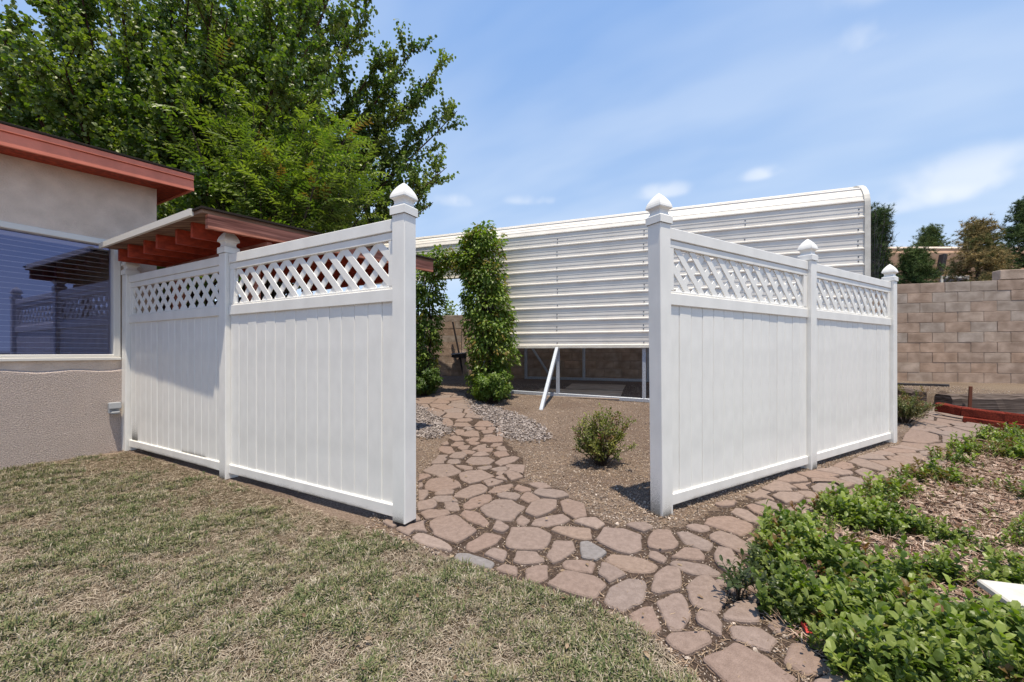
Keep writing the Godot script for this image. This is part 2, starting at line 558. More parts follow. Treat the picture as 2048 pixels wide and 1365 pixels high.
func rounded(p: PackedVector2Array, rad: float) -> PackedVector2Array:
	# cut corners and worn sides
	var o := PackedVector2Array()
	var n := p.size()
	for i in n:
		var a := p[(i + n - 1) % n]
		var b := p[i]
		var c := p[(i + 1) % n]
		var ra := minf(rad, a.distance_to(b) * 0.35)
		var rc := minf(rad, c.distance_to(b) * 0.35)
		var q0 := b + (a - b).normalized() * ra
		var q1 := b + (c - b).normalized() * rc
		o.append(q0)
		o.append((q0 + q1 + b * 2.0) / 4.0)
		o.append(q1)
		var q2 := c + (b - c).normalized() * minf(rad, c.distance_to(b) * 0.35)
		var s := q1.distance_to(q2)
		if s > 0.05:
			var k := int(s / 0.05)
			var side := (q2 - q1).orthogonal().normalized()
			for j in range(1, k + 1): o.append(q1.lerp(q2, float(j) / (k + 1)) + side * rnd(-0.006, 0.005))
	return o

func stone_mesh(p: PackedVector2Array, centre: Vector2, top: float, tilt: Vector2) -> ArrayMesh:
	var n := p.size()
	var st := begin()
	var rings := []  # inset, height
	for r in [[0.0, -0.03], [0.001, top - 0.009], [0.006, top - 0.003], [0.014, top]]:
		var row := []
		for v in p:
			var d: Vector2 = v - centre
			var q: Vector2 = d * (1.0 - r[0] / maxf(d.length(), 0.02))
			row.append(Vector3(q.x, r[1] + (q.dot(tilt) if r[1] > 0.0 else 0.0), -q.y))
		rings.append(row)
	for k in 3:
		for i in n:
			var i2 := (i + 1) % n
			var out: Vector3 = rings[k][i] + Vector3(0, 0.05 * k, 0)
			quad(st, rings[k][i], rings[k][i2], rings[k + 1][i2], rings[k + 1][i], out)
	var mid := []
	for i in n:
		var q: Vector3 = rings[3][i] * 0.55
		mid.append(Vector3(q.x, top + 0.001 + Vector2(q.x, -q.z).dot(tilt), q.z))
	for i in n:
		var i2 := (i + 1) % n
		quad(st, rings[3][i], rings[3][i2], mid[i2], mid[i], Vector3.UP)
		tri(st, mid[i], mid[i2], Vector3(0, top + 0.001, 0), Vector3.UP)
	return st.commit()

func lay_stone(p: PackedVector2Array, tone: int) -> void:
	var c := Vector2.ZERO
	for v in p: c += v / p.size()
	var slope := (gh(c.x, c.y + 0.1) - gh(c.x, c.y - 0.1)) / 0.2
	part("flagstone", stone_mesh(rounded(p, 0.012), c, rnd(0.011, 0.024), Vector2(rnd(-0.025, 0.025), slope + rnd(-0.02, 0.02))), M["stone_%d" % tone], M.path_node, on_ground(c.x, c.y, 0.003))

func make_path() -> void:
	rng.seed = 71
	stone_outlines()
	var path := poly(PATH)
	var grown := []
	for p in outlines:
		grown.append(Geometry2D.offset_polygon(p, 0.014, Geometry2D.JOIN_MITER)[0])
	for i in outlines.size():
		var p: PackedVector2Array = outlines[i]
		var c := p[0]
		var tone := rng.randi() % 6
		if i == 34 or i == 38: tone = 8
		elif i == 33 or i == 26: tone = 6
		elif i == 27 or i == 55: tone = 7
		elif c.y > 4.2: tone = [0, 1, 4, 4, 1][rng.randi() % 5]
		var q := Geometry2D.offset_polygon(p, -0.002, Geometry2D.JOIN_MITER)
		if q.size(): lay_stone(q[0], tone)
	# the rest of the path, where the photograph is too far off to trace: broken stones fitted to one another
	var seeds := []
	var tries := 0
	while tries < 9000:
		tries += 1
		var s := Vector2(rnd(-2.2, 7.0), rnd(1.0, 8.0))
		if not Geometry2D.is_point_in_polygon(s, path): continue
		var ok := true
		var gap := rnd(0.19, 0.30)
		for t in seeds:
			if t.distance_squared_to(s) < gap * gap:
				ok = false
				break
		if ok: seeds.append(s)
	for s in seeds:
		var cell := PackedVector2Array([s + Vector2(-0.3, -0.3), s + Vector2(0.3, -0.3), s + Vector2(0.3, 0.3), s + Vector2(-0.3, 0.3)])
		for t in seeds:
			var d: Vector2 = t - s
			if d.length() < 0.01 or d.length() > 0.75: continue
			var m: Vector2 = (s + t) / 2.0
			var u := d.normalized()
			var side := u.orthogonal()
			var half := PackedVector2Array([m + side * 2.0, m - side * 2.0, m - side * 2.0 - u * 4.0, m + side * 2.0 - u * 4.0])
			var r := Geometry2D.intersect_polygons(cell, half)
			if r.is_empty():
				cell = PackedVector2Array()
				break
			cell = r[0]
		var pieces: Array = Geometry2D.intersect_polygons(cell, path) if cell.size() > 2 else []
		for g in grown:
			if g[0].distance_to(s) > 1.2: continue
			var left := []
			for piece in pieces:
				for x in Geometry2D.clip_polygons(piece, g):
					if not Geometry2D.is_polygon_clockwise(x): left.append(x)
			pieces = left
		for piece in pieces:
			for x in Geometry2D.offset_polygon(piece, -0.011, Geometry2D.JOIN_MITER):
				if x.size() < 3 or Geometry2D.is_polygon_clockwise(x): continue
				var area := 0.0
				var lo := Vector2(99, 99)
				var hi := -lo
				for i in x.size():
					area += x[i].cross(x[(i + 1) % x.size()]) / 2.0
					lo = lo.min(x[i])
					hi = hi.max(x[i])
				if area < 0.004 or area / maxf((hi - lo).length_squared(), 0.001) < 0.2: continue
				lay_stone(x, rng.randi() % 6)

func stone_outlines() -> void:
	# outlines of the flagstones near the gate, in centimetres: to the right, ahead, in turn
	slab([-79, 351, -73, 371, -57, 373, -44, 352, -46, 345, -58, 332, -70, 343])
	slab([-46, 345, -39, 352, -27, 355, -14, 335, -23, 326, -34, 316, -43, 328])
	slab([-80, 341, -71, 341, -67, 335, -73, 327, -76, 322])
	slab([-69, 313, -68, 328, -55, 335, -42, 321, -39, 312, -46, 304, -57, 298, -67, 305])
	slab([-75, 319, -72, 322, -69, 313, -72, 306])
	slab([-71, 302, -63, 303, -61, 294, -62, 283, -66, 281])
	slab([-43, 289, -40, 300, -32, 312, -24, 315, -18, 306, -19, 298, -32, 285])
	slab([-58, 295, -52, 304, -43, 302, -43, 294, -50, 292, -56, 291])
	slab([-58, 285, -56, 290, -50, 291, -43, 291, -37, 281, -44, 279, -53, 280])
	slab([-66, 278, -56, 284, -51, 276, -52, 267, -62, 262])
	slab([-48, 278, -37, 278, -34, 265, -38, 263, -44, 265])
	slab([-60, 258, -56, 264, -42, 264, -39, 258, -46, 252, -54, 249])
	slab([-34, 274, -30, 285, -21, 294, -15, 294, -14, 283, -21, 272, -28, 266, -33, 268])
	slab([-22, 267, -12, 283, 0, 283, 5, 274, 10, 270, 0, 247, -7, 247, -17, 255])
	slab([-24, 323, -17, 330, -6, 322, -11, 315, -19, 310])
	slab([-19, 299, -13, 312, 0, 318, 2, 313, -3, 302, -10, 296])
	slab([-6, 342, 6, 345, 10, 334, -1, 324])
	slab([1, 304, 4, 315, 15, 306, 15, 301, 7, 298])
	slab([12, 318, 20, 321, 27, 318, 31, 309, 21, 305])
	slab([-12, 292, -6, 298, 4, 296, 7, 291, 3, 282, -9, 287])
	slab([5, 285, 9, 296, 13, 298, 21, 283, 11, 276])
	slab([15, 294, 19, 303, 31, 303, 39, 299, 42, 290, 31, 284, 21, 288])
	slab([8, 260, 13, 276, 22, 283, 32, 280, 30, 267, 25, 260, 15, 252])
	slab([33, 279, 40, 285, 50, 275, 48, 254, 39, 250, 33, 262])
	slab([2, 249, 6, 257, 12, 248, 7, 240, 3, 243])
	slab([11, 242, 13, 249, 24, 255, 33, 257, 37, 249, 31, 243, 21, 239])
	slab([37, 246, 43, 251, 53, 252, 57, 242, 50, 235, 46, 239])
	slab([22, 234, 26, 239, 35, 239, 47, 236, 45, 223, 40, 222, 33, 225, 27, 230])
	slab([-34, 257, -32, 265, -23, 262, -18, 255, -13, 242, -17, 239, -25, 246])
	slab([-12, 235, -10, 247, -7, 246, -1, 237, -5, 230])
	slab([-51, 244, -48, 250, -36, 255, -27, 243, -20, 233, -23, 227, -30, 218, -36, 221, -45, 228])
	slab([-4, 215, -1, 237, 8, 238, 16, 237, 23, 228, 21, 219, 17, 211, 5, 210, -2, 212])
	slab([-25, 212, -25, 218, -20, 224, -15, 231, -5, 226, -8, 218, -20, 208])
	slab([-57, 225, -55, 231, -47, 228, -39, 222, -31, 212, -32, 209, -42, 213, -51, 218])
	slab([-30, 203, -29, 208, -23, 208, -14, 203, -8, 198, -10, 192, -18, 196, -25, 198])
	slab([-15, 206, -10, 213, -2, 209, -4, 198, -8, 201])
	slab([0, 199, 2, 209, 13, 208, 17, 199, 12, 197, 5, 196])
	slab([17, 204, 24, 222, 34, 221, 34, 211, 25, 200, 20, 197])
	slab([37, 220, 42, 221, 50, 208, 42, 200, 35, 203])
	slab([24, 196, 26, 200, 35, 201, 42, 198, 38, 188, 30, 190, 25, 192])
	slab([-9, 192, -4, 197, 3, 194, 3, 188, 2, 186, -2, 188])
	slab([6, 192, 12, 196, 18, 196, 17, 184, 12, 180, 6, 183])
	slab([15, 179, 25, 191, 39, 186, 43, 179, 36, 169, 34, 168, 25, 172, 20, 175])
	slab([46, 222, 54, 237, 66, 235, 74, 227, 69, 211, 61, 206, 55, 209, 50, 215])
	slab([68, 241, 72, 244, 82, 244, 84, 236, 76, 231, 72, 236])
	slab([75, 222, 79, 229, 85, 235, 93, 234, 91, 217, 86, 211, 78, 209, 72, 213])
	slab([95, 233, 102, 233, 107, 225, 110, 217, 104, 210, 99, 212, 94, 219])
	slab([104, 241, 111, 244, 119, 240, 117, 235, 110, 232, 105, 236])
	slab([116, 243, 122, 251, 133, 255, 140, 255, 147, 243, 140, 233, 130, 227, 126, 233])
	slab([112, 228, 121, 233, 127, 227, 129, 219, 129, 211, 124, 206, 118, 209, 113, 216, 110, 223])
	slab([131, 224, 141, 230, 145, 228, 136, 213, 132, 212, 129, 218])
	slab([142, 261, 150, 269, 156, 265, 157, 245, 151, 242, 145, 248])
	slab([158, 271, 164, 274, 172, 265, 170, 250, 162, 250, 157, 261])
	slab([167, 277, 179, 283, 183, 276, 182, 268, 176, 262, 172, 269])
	slab([138, 274, 149, 280, 157, 278, 151, 271, 141, 269])
	slab([46, 202, 51, 207, 61, 205, 67, 202, 72, 195, 68, 190, 63, 189, 56, 190, 50, 195])
	slab([69, 204, 72, 210, 76, 209, 79, 202, 75, 197, 72, 200])
	slab([81, 203, 92, 213, 99, 211, 99, 204, 96, 199, 85, 201, 80, 202])
	slab([77, 197, 80, 200, 91, 198, 96, 196, 99, 188, 96, 185, 85, 187, 80, 191])
	slab([103, 205, 110, 214, 116, 211, 114, 200, 112, 192, 109, 190, 102, 189, 100, 195])
	slab([116, 200, 122, 203, 127, 199, 121, 189, 115, 187, 114, 193])
	slab([60, 174, 66, 187, 76, 195, 81, 192, 75, 176, 63, 172])
	slab([40, 188, 44, 198, 47, 197, 54, 187, 44, 180])
	slab([38, 168, 43, 178, 54, 185, 61, 183, 61, 180, 57, 170, 55, 167, 45, 161, 40, 164])
	slab([77, 178, 86, 186, 92, 187, 93, 183, 93, 175, 93, 171, 86, 163, 82, 159, 78, 162, 74, 165])
	slab([46, 159, 48, 161, 57, 165, 58, 163, 57, 151, 51, 147, 48, 147, 46, 151])
	slab([60, 168, 70, 174, 74, 174, 74, 168, 72, 159, 64, 150, 59, 150, 59, 158])
	slab([72, 158, 75, 161, 81, 159, 81, 153, 77, 146, 75, 148, 71, 154])
	slab([83, 158, 93, 167, 99, 168, 102, 166, 96, 154, 88, 154, 82, 156])
	slab([55, 145, 58, 148, 65, 149, 73, 149, 73, 146, 72, 143, 66, 140, 60, 137, 56, 141])
	slab([82, 152, 85, 153, 94, 152, 95, 150, 97, 145, 92, 141, 90, 139, 85, 142, 80, 146])
	slab([64, 136, 80, 144, 82, 143, 88, 137, 90, 130, 92, 128, 86, 124, 68, 124, 66, 130, 65, 133])
	slab([97, 153, 104, 158, 110, 157, 108, 150, 99, 148])
	slab([91, 135, 100, 144, 105, 144, 106, 131, 95, 129])
	slab([107, 144, 117, 146, 122, 141, 120, 135, 115, 131, 108, 133])
	slab([95, 127, 108, 131, 112, 128, 107, 122, 92, 122])
	slab([188, 290, 198, 297, 212, 297, 212, 289, 199, 277, 188, 275])
	slab([214, 302, 223, 302, 229, 294, 227, 286, 217, 284, 212, 291])
	slab([206, 282, 214, 284, 222, 278, 211, 267, 202, 265])
	slab([180, 265, 190, 272, 201, 273, 201, 265, 186, 252, 176, 249, 175, 257])
	slab([231, 310, 243, 318, 255, 316, 252, 305, 235, 296, 226, 298])
	slab([249, 300, 266, 309, 273, 305, 272, 296, 265, 288, 254, 288, 244, 292])
	slab([270, 332, 285, 337, 289, 329, 283, 321, 274, 314, 270, 321])
	slab([296, 370, 316, 383, 319, 374, 309, 361, 295, 355])
	slab([300, 351, 315, 359, 316, 349, 306, 338, 293, 332])
	slab([281, 319, 304, 334, 305, 326, 293, 309, 276, 300])
	slab([-81, 434, -78, 445, -67, 442, -59, 418, -66, 410, -77, 423])
	slab([-81, 452, -75, 466, -71, 452, -76, 446])
	slab([-76, 475, -71, 486, -62, 482, -56, 468, -66, 464])
	slab([-69, 444, -66, 462, -55, 462, -54, 449, -60, 442])
	slab([-60, 435, -57, 446, -46, 445, -47, 429, -54, 424])
	slab([-74, 506, -71, 517, -61, 514, -58, 497, -67, 491])
	slab([-60, 503, -51, 512, -42, 506, -39, 486, -53, 485, -64, 491])
	slab([-56, 470, -47, 482, -38, 480, -40, 468, -50, 464])
	slab([-38, 464, -34, 480, -21, 482, -11, 482, -10, 462, -26, 460])
	slab([-52, 461, -44, 465, -36, 459, -40, 449, -47, 451])
	slab([-44, 429, -39, 448, -29, 455, -28, 439, -34, 430])
	slab([-54, 423, -49, 427, -37, 419, -40, 409, -48, 410])
	slab([-38, 424, -31, 434, -20, 435, -21, 419, -32, 419])
	slab([-25, 442, -22, 457, -10, 457, -13, 445, -20, 439])
	slab([-18, 432, -16, 445, -8, 445, -4, 424, -13, 424])
	slab([-63, 395, -60, 413, -50, 417, -45, 405, -48, 392, -57, 390])
	slab([-41, 402, -36, 416, -28, 417, -22, 405, -32, 400])
	slab([-21, 415, -16, 422, -5, 421, -2, 406, -14, 398])
	slab([-62, 377, -61, 388, -51, 388, -48, 376, -57, 372])
	slab([-45, 381, -41, 398, -23, 398, -16, 386, -21, 373, -37, 371])
	slab([-17, 378, -11, 393, 3, 399, 8, 394, 3, 381, -11, 366])
	slab([-53, 368, -44, 369, -35, 364, -35, 357, -42, 355, -49, 362])
	slab([-33, 362, -26, 367, -18, 369, -18, 362, -24, 356])
	slab([-20, 358, -13, 364, -3, 365, -3, 353, -10, 348])
	slab([-40, 506, -32, 512, -23, 506, -24, 497, -36, 494])
	slab([-35, 489, -27, 495, -19, 490, -21, 485, -34, 484])
	slab([-50, 522, -38, 524, -33, 521, -34, 510, -44, 512])
	slab([-51, 529, -46, 551, -32, 554, -24, 536, -24, 527, -42, 526])
	slab([-78, 529, -78, 547, -60, 547, -53, 533, -57, 528])
	slab([-80, 552, -77, 567, -59, 570, -54, 559, -62, 550])
	slab([-95, 536, -97, 563, -91, 569, -81, 551, -78, 531, -88, 529])
	slab([-33, 518, -27, 525, -21, 523, -22, 510, -30, 509])
	slab([-20, 497, -16, 504, -8, 500, -8, 485, -17, 488])

# ------------------------------------------------------------------ house
func make_house() -> void:
	var q := Basis(Vector3(0.475, 0, -0.88), Vector3.UP, Vector3(0.88, 0, 0.475))
	var h := thing("house", "tan stucco house corner with salmon eave and wide window, at the left edge", "house", Vector3(-4.2, 0, -4.31), q)
	M.house_basis = q
	var end_t := 0.53
	var eave := func(t: float) -> float: return 2.92 - 0.073 * (end_t - t)
	var st := begin()
	var wall := func(t0: float, t1: float, y0: float, z0: float, z1: float) -> void:
		hexa(st, [Vector3(t0, y0, z0), Vector3(t1, y0, z0), Vector3(t1, y0, z1), Vector3(t0, y0, z1),
			Vector3(t0, eave.call(t0) + 0.02, z0), Vector3(t1, eave.call(t1) + 0.02, z0), Vector3(t1, eave.call(t1) + 0.02, z1), Vector3(t0, eave.call(t0) + 0.02, z1)])
	wall.call(-6.0, -2.5, 0.0, -0.2, 0.0)
	slab_box(st, Vector3(-2.5, -0.1, -0.2), Vector3(-0.018, 0.975, 0))
	wall.call(-2.5, -0.018, 2.235, -0.2, 0.0)
	wall.call(-0.018, 0.293, 0.0, -0.2, 0.0)
	wall.call(0.093, 0.293, 0.0, -5.0, -0.2)
	wall.call(-6.0, 0.093, 0.0, -5.0, -4.8)
	wall.call(-6.0, -5.8, 0.0, -4.8, -0.2)
	part("wall", st.commit(), M.smooth_stucco, h)
	# the older, rough stucco of the lower wall stands a little proud and ends in an uneven lip
	st = begin()
	var prev := 0.885
	var t := -6.0
	while t < 0.29:
		var t1 := minf(t + 0.1, 0.296)
		var y1 := 0.885 + sin(t1 * 5.0) * 0.008 + 0.012 * sin(t1 * 13.0)
		hexa(st, [Vector3(t, -0.1, 0.002), Vector3(t1, -0.1, 0.002), Vector3(t1, -0.1, 0.018), Vector3(t, -0.1, 0.018),
			Vector3(t, prev, 0.002), Vector3(t1, y1, 0.002), Vector3(t1, y1 - 0.02, 0.018), Vector3(t, prev - 0.02, 0.018)])
		prev = y1
		t = t1
	part("lower_wall", st.commit(), M.rough_stucco, h)
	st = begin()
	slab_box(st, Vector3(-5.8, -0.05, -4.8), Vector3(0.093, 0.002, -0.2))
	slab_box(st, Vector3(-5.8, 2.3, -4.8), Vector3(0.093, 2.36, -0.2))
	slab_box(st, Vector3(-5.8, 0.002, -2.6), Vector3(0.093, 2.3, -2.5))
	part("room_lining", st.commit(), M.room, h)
	# window
	var win := part("window", bevel_box(Vector3(2.482, 0.03, 0.09), 0.004), M.window_white, h, Vector3(-1.259, 0.975 + 0.012, -0.015))
	for f in [[Vector3(-1.259, 2.235 - 0.03, -0.03), Vector3(2.482, 0.058, 0.1)], [Vector3(-0.018 - 0.029, 1.589, -0.03), Vector3(0.058, 1.17, 0.1)], [Vector3(-2.471, 1.589, -0.03), Vector3(0.058, 1.17, 0.1)], [Vector3(-1.259, 1.018, -0.036), Vector3(2.482, 0.03, 0.1)]]:
		part("frame", bevel_box(f[1], 0.005), M.window_white, win, f[0] - win.position)
	st = begin()
	quad(st, Vector3(-2.44, 1.03, -0.045), Vector3(-0.075, 1.03, -0.045), Vector3(-0.075, 2.178, -0.045), Vector3(-2.44, 2.178, -0.045), Vector3(0, 0, 1))
	part("pane", st.commit(), M.coated_glass, win, -win.position)
	# roof: soffit, two-step fascia, drip edge, roofing
	var a := atan(0.073)
	var roof := Node3D.new()
	roof.name = "roof"
	roof.transform = Transform3D(Basis(Vector3(0, 0, 1), a), Vector3(end_t, 2.92, -0.225))
	h.add_child(roof)
	part("soffit", bevel_box(Vector3(6.9, 0.018, 6.2), 0.002), M.red_paint, roof, Vector3(-3.46, 0.025, -2.62))
	part("fascia_board", bevel_box(Vector3(6.93, 0.118, 0.025), 0.003), M.salmon_paint, roof, Vector3(-3.465, 0.059, 0.518))
	part("fascia_trim", bevel_box(Vector3(6.945, 0.055, 0.03), 0.003), M.salmon_paint, roof, Vector3(-3.4725, 0.148, 0.531))
	part("fascia_board", bevel_box(Vector3(0.025, 0.118, 6.2), 0.003), M.salmon_paint, roof, Vector3(-0.0125, 0.059, -2.63))
	part("fascia_trim", bevel_box(Vector3(0.03, 0.055, 6.2), 0.003), M.salmon_paint, roof, Vector3(-0.0, 0.148, -2.6))
	part("roofing", bevel_box(Vector3(6.97, 0.02, 6.25), 0.003), M.shingle, roof, Vector3(-3.47, 0.188, -2.57))
	part("roof_deck", bevel_box(Vector3(6.9, 0.12, 6.1), 0.003), M.bare_plywood, roof, Vector3(-3.465, 0.105, -2.55))
	# outdoor socket with its flap
	var ob := part("outlet_box", bevel_box(Vector3(0.085, 0.115, 0.045), 0.008), M.grey_plastic, h, Vector3(-0.085, 0.47, 0.05))
	part("outlet_flap", bevel_box(Vector3(0.098, 0.07, 0.03), 0.008), M.grey_plastic, ob, Vector3(0, 0.025, 0.036), Basis(Vector3.RIGHT, -0.15))
	part("outlet_hood", bevel_box(Vector3(0.075, 0.03, 0.05), 0.008), M.grey_plastic, ob, Vector3(0, -0.045, 0.03), Basis(Vector3.RIGHT, 0.3))
	# slatted blind inside the window
	var bl := thing("window_blind", "pale horizontal slatted blind behind the glass of the house window", "blind", h.transform * Vector3(-1.259, 1.03, -0.12), q)
	part("head_rail", bevel_box(Vector3(2.36, 0.04, 0.05), 0.004), M.blind, bl, Vector3(0, 1.125, 0))
	for i in 22:
		part("slat", bevel_box(Vector3(2.34, 0.003, 0.048), 0.001), M.blind, bl, Vector3(0, 0.02 + i * 0.05, 0), Basis(Vector3.RIGHT, 0.06))

# ------------------------------------------------------------------ patio cover beside the house
func make_patio_cover() -> void:
	var o := thing("patio_cover", "low flat patio roof with red rafters behind the left fence", "patio cover", Vector3(-2.382, 2.17, -3.05))
	var f := Vector3(0.642, 0, -0.767)
	var b := Vector3(-0.868, 0, -0.497)
	var P := func(a: float, c: float, y: float) -> Vector3: return f * a + b * c + Vector3(0, y, 0)
	var block := func(a0: float, a1: float, c0: float, c1: float, y0: float, y1: float) -> ArrayMesh:
		var st := begin()
		hexa(st, [P.call(a0, c0, y0), P.call(a1, c0, y0), P.call(a1, c1, y0), P.call(a0, c1, y0), P.call(a0, c0, y1), P.call(a1, c0, y1), P.call(a1, c1, y1), P.call(a0, c1, y1)])
		return st.commit()
	part("roof_deck", block.call(0.012, 2.25, 0.0, 2.1, -0.045, -0.016), M.bare_plywood, o)
	part("roofing", block.call(0.0, 2.27, -0.025, 2.1, -0.0155, 0.0), M.shingle, o)
	part("drip_edge", block.call(-0.012, 0.0115, 0.13, 2.13, -0.05, 0.004), M.cream_metal, o)
	part("fascia", block.call(0.05, 2.245, 0.0, 0.04, -0.155, -0.0455), M.worn_red_wood, o)
	var k := 0
	for c in [0.36, 0.7, 1.04, 1.38, 1.7, 2.02]:
		part("rafter", block.call(0.085 + 0.02 * (k % 2), 2.23, c - 0.019, c + 0.019, -0.17, -0.0455), M.red_paint, o)
		k += 1
	part("beam", block.call(0.47, 0.51, 0.02, 2.0, -0.29, -0.1705), M.worn_red_wood, o)
	part("beam", block.call(1.88, 1.92, 0.02, 1.97, -0.29, -0.1705), M.red_paint, o)
	for s in [[0.52, 0.34], [0.52, 1.82], [1.9, 0.14], [1.9, 1.85]]:
		part("post", bevel_box(Vector3(0.089, 1.92, 0.089), 0.004), M.worn_red_wood, o, P.call(s[0], s[1], -1.25))

# ------------------------------------------------------------------ carport
func make_carport() -> void:
	var q := Basis(Vector3(0.939, 0, 0.344), Vector3.UP, Vector3(-0.344, 0, 0.939))
	var o := thing("carport", "white ribbed metal carport with rounded eave, behind the fences", "carport", Vector3(2.26, 0, -6.8), q)
	var low := 1.155
	var ye := 3.17
	var r := 0.35
	var pitch := deg_to_rad(76.0)
	var Lw := ye - low
	var La := r * pitch
	var half := 1.40
	var Lr := (half - r) / cos(deg_to_rad(14.0)) + 0.09
	var at := func(s: float) -> Array:  # point and outward normal of the wall, the bend and the roof slope: (z, y)
		if s <= Lw: return [Vector2(0, low + s), Vector2(1, 0)]
		if s <= Lw + La:
			var an: float = (s - Lw) / r
			return [Vector2(-r + r * cos(an), ye + r * sin(an)), Vector2(cos(an), sin(an))]
		var e := s - Lw - La
		var d := Vector2(-sin(pitch), cos(pitch))
		return [Vector2(-r + r * cos(pitch), ye + r * sin(pitch)) + d * e, Vector2(cos(pitch), sin(pitch))]
	var ripple := func(s: float) -> float:
		var m := fposmod(s, 0.2286)
		if m < 0.012: return 0.019 * m / 0.012
		if m < 0.030: return 0.019
		if m < 0.042: return 0.019 * (0.042 - m) / 0.012
		if (m > 0.098 and m < 0.112) or (m > 0.160 and m < 0.174): return 0.004
		return 0.0
	var total := Lw + La + Lr
	var cuts := []
	var s := 0.0
	while s < total - 0.001:
		cuts.append(s)
		for k in [0.012, 0.030, 0.042, 0.095, 0.098, 0.112, 0.115, 0.157, 0.160, 0.174, 0.177]:
			if s + k < total: cuts.append(s + k)
		s += 0.2286
	cuts.append(total)
	var brk := [0.0, 0.2286 * 3, 0.2286 * 6, 0.2286 * 9, 0.2286 * 12, total]
	for side in [1, -1]:
		for k in brk.size() - 1:
			for span in [[-6.2, -2.98], [-2.982, 0.45], [0.447, 3.05]]:
				if side < 0 and k < 3 or span[0] < -5.0 and k < 2: continue
				var lap: float = 0.0012 if span[0] > 0.0 else (0.0 if span[0] > -3.0 else -0.0012)
				var st := begin()
				var last := -1.0
				for c in cuts:
					if c < brk[k] - 0.0001 or c > brk[k + 1] + 0.0001: continue
					if last >= 0.0:
						var pa: Array = at.call(last)
						var pb: Array = at.call(c)
						var ha: float = ripple.call(last + 0.00001) + lap + 0.02
						var hb: float = ripple.call(c - 0.00001) + lap + 0.02
						var va: Vector2 = pa[0] + pa[1] * ha
						var vb: Vector2 = pb[0] + pb[1] * hb
						var za := va.x if side > 0 else -2.8 - va.x
						var zb := vb.x if side > 0 else -2.8 - vb.x
						quad(st, Vector3(span[0], va.y, za), Vector3(span[1], va.y, za), Vector3(span[1], vb.y, zb), Vector3(span[0], vb.y, zb), Vector3(0, pa[1].y, pa[1].x * side))
						# the sheet's own thickness, and its cut end
						var ia: Vector2 = va - pa[1] * 0.0015
						var ib: Vector2 = vb - pb[1] * 0.0015
						var zc := ia.x if side > 0 else -2.8 - ia.x
						var zd := ib.x if side > 0 else -2.8 - ib.x
						quad(st, Vector3(span[0], ia.y, zc), Vector3(span[1], ia.y, zc), Vector3(span[1], ib.y, zd), Vector3(span[0], ib.y, zd), -Vector3(0, pa[1].y, pa[1].x * side))
					last = c
				part("metal_panel", st.commit(), M.white_sheet, o)
	# edge trim round the right end
	for e in [3.05, -6.2]:
		var st := begin()
		var row := []
		for c in cuts:
			var a: Array = at.call(c)
			row.append(a)
		var w0: float = e - 0.055
		var w1: float = e + 0.012
		for i in row.size() - 1:
			var a0: Vector2 = row[i][0] + row[i][1] * 0.045
			var a1: Vector2 = row[i + 1][0] + row[i + 1][1] * 0.045
			var b0: Vector2 = row[i][0] - row[i][1] * 0.02
			var b1: Vector2 = row[i + 1][0] - row[i + 1][1] * 0.02
			for x in [w0, w1]: quad(st, Vector3(x, a0.y, a0.x), Vector3(x, a1.y, a1.x), Vector3(x, b1.y, b1.x), Vector3(x, b0.y, b0.x), Vector3(x - (w0 + w1) / 2, 0, 0))
			quad(st, Vector3(w0, a0.y, a0.x), Vector3(w1, a0.y, a0.x), Vector3(w1, a1.y, a1.x), Vector3(w0, a1.y, a1.x), Vector3(0, row[i][1].y, row[i][1].x))
		part("edge_trim", st.commit(), M.trim_sheet, o)
	var st2 := begin()
	bar(st2, Vector3(-2.98, low - 0.012, 0.024), Vector3(3.05, low - 0.012, 0.024), 0.045, 0.03)
	part("edge_trim", st2.commit(), M.trim_sheet, o)
	# frame of square tube
	var g := func(t: float, z: float) -> float:
		var p: Vector3 = o.transform * Vector3(t, 0, z)
		return gh(p.x, -p.z)
	for z in [-0.035, -2.76]:
		for t in [-6.1, -3.03, -1.52, -0.015, 1.49, 2.98]:
			var y0: float = g.call(t, z)
			part("leg", bevel_box(Vector3(0.06, ye + 0.02 - y0, 0.06), 0.006), M.galvanised, o, Vector3(t, (ye + 0.02 + y0) / 2, z))
		var st := begin()
		var ts := [-3.06, -1.52, -0.015, 1.49, 3.02]
		for i in ts.size() - 1: bar(st, Vector3(ts[i], g.call(ts[i], z) + 0.032, z + 0.002), Vector3(ts[i + 1], g.call(ts[i + 1], z) + 0.032, z + 0.002), 0.064, 0.064)
		part("base_rail", st.commit(), M.galvanised, o)
	for t in [-1.52]:
		var st := begin()
		bar(st, Vector3(t, 1.13, 0.03), Vector3(t, float(g.call(t, 1.1)) - 0.03, 1.1), 0.06, 0.06)
		part("brace", st.commit(), M.galvanised, o)
	for b in [[-3.0, 1.1, -2.30, 0.36], [-2.99, 0.3, -3.3, 0.75]]:
		var st := begin()
		var z := -2.70 if b[0] < -2.995 else 0.03
		bar(st, Vector3(b[0], b[1] + 0.3, z), Vector3(b[2], b[3], z), 0.05, 0.05)
		part("brace", st.commit(), M.galvanised, o)
	for t in [-6.1, -4.54, -3.03, -1.52, -0.015, 1.49, 2.98]:
		var st := begin()
		var p0 := Vector3(t, ye + 0.02, -0.035)
		bar(st, p0, Vector3(t, ye + 0.25, -0.3), 0.06, 0.06)
		bar(st, Vector3(t, ye + 0.25, -0.3), Vector3(t, ye + 0.52, -1.40), 0.06, 0.06)
		bar(st, Vector3(t, ye + 0.52, -1.40), Vector3(t, ye + 0.25, -2.5), 0.06, 0.06)
		bar(st, Vector3(t, ye + 0.25, -2.5), Vector3(t, ye + 0.02, -2.76), 0.06, 0.06)
		part("roof_bow", st.commit(), M.galvanised, o)
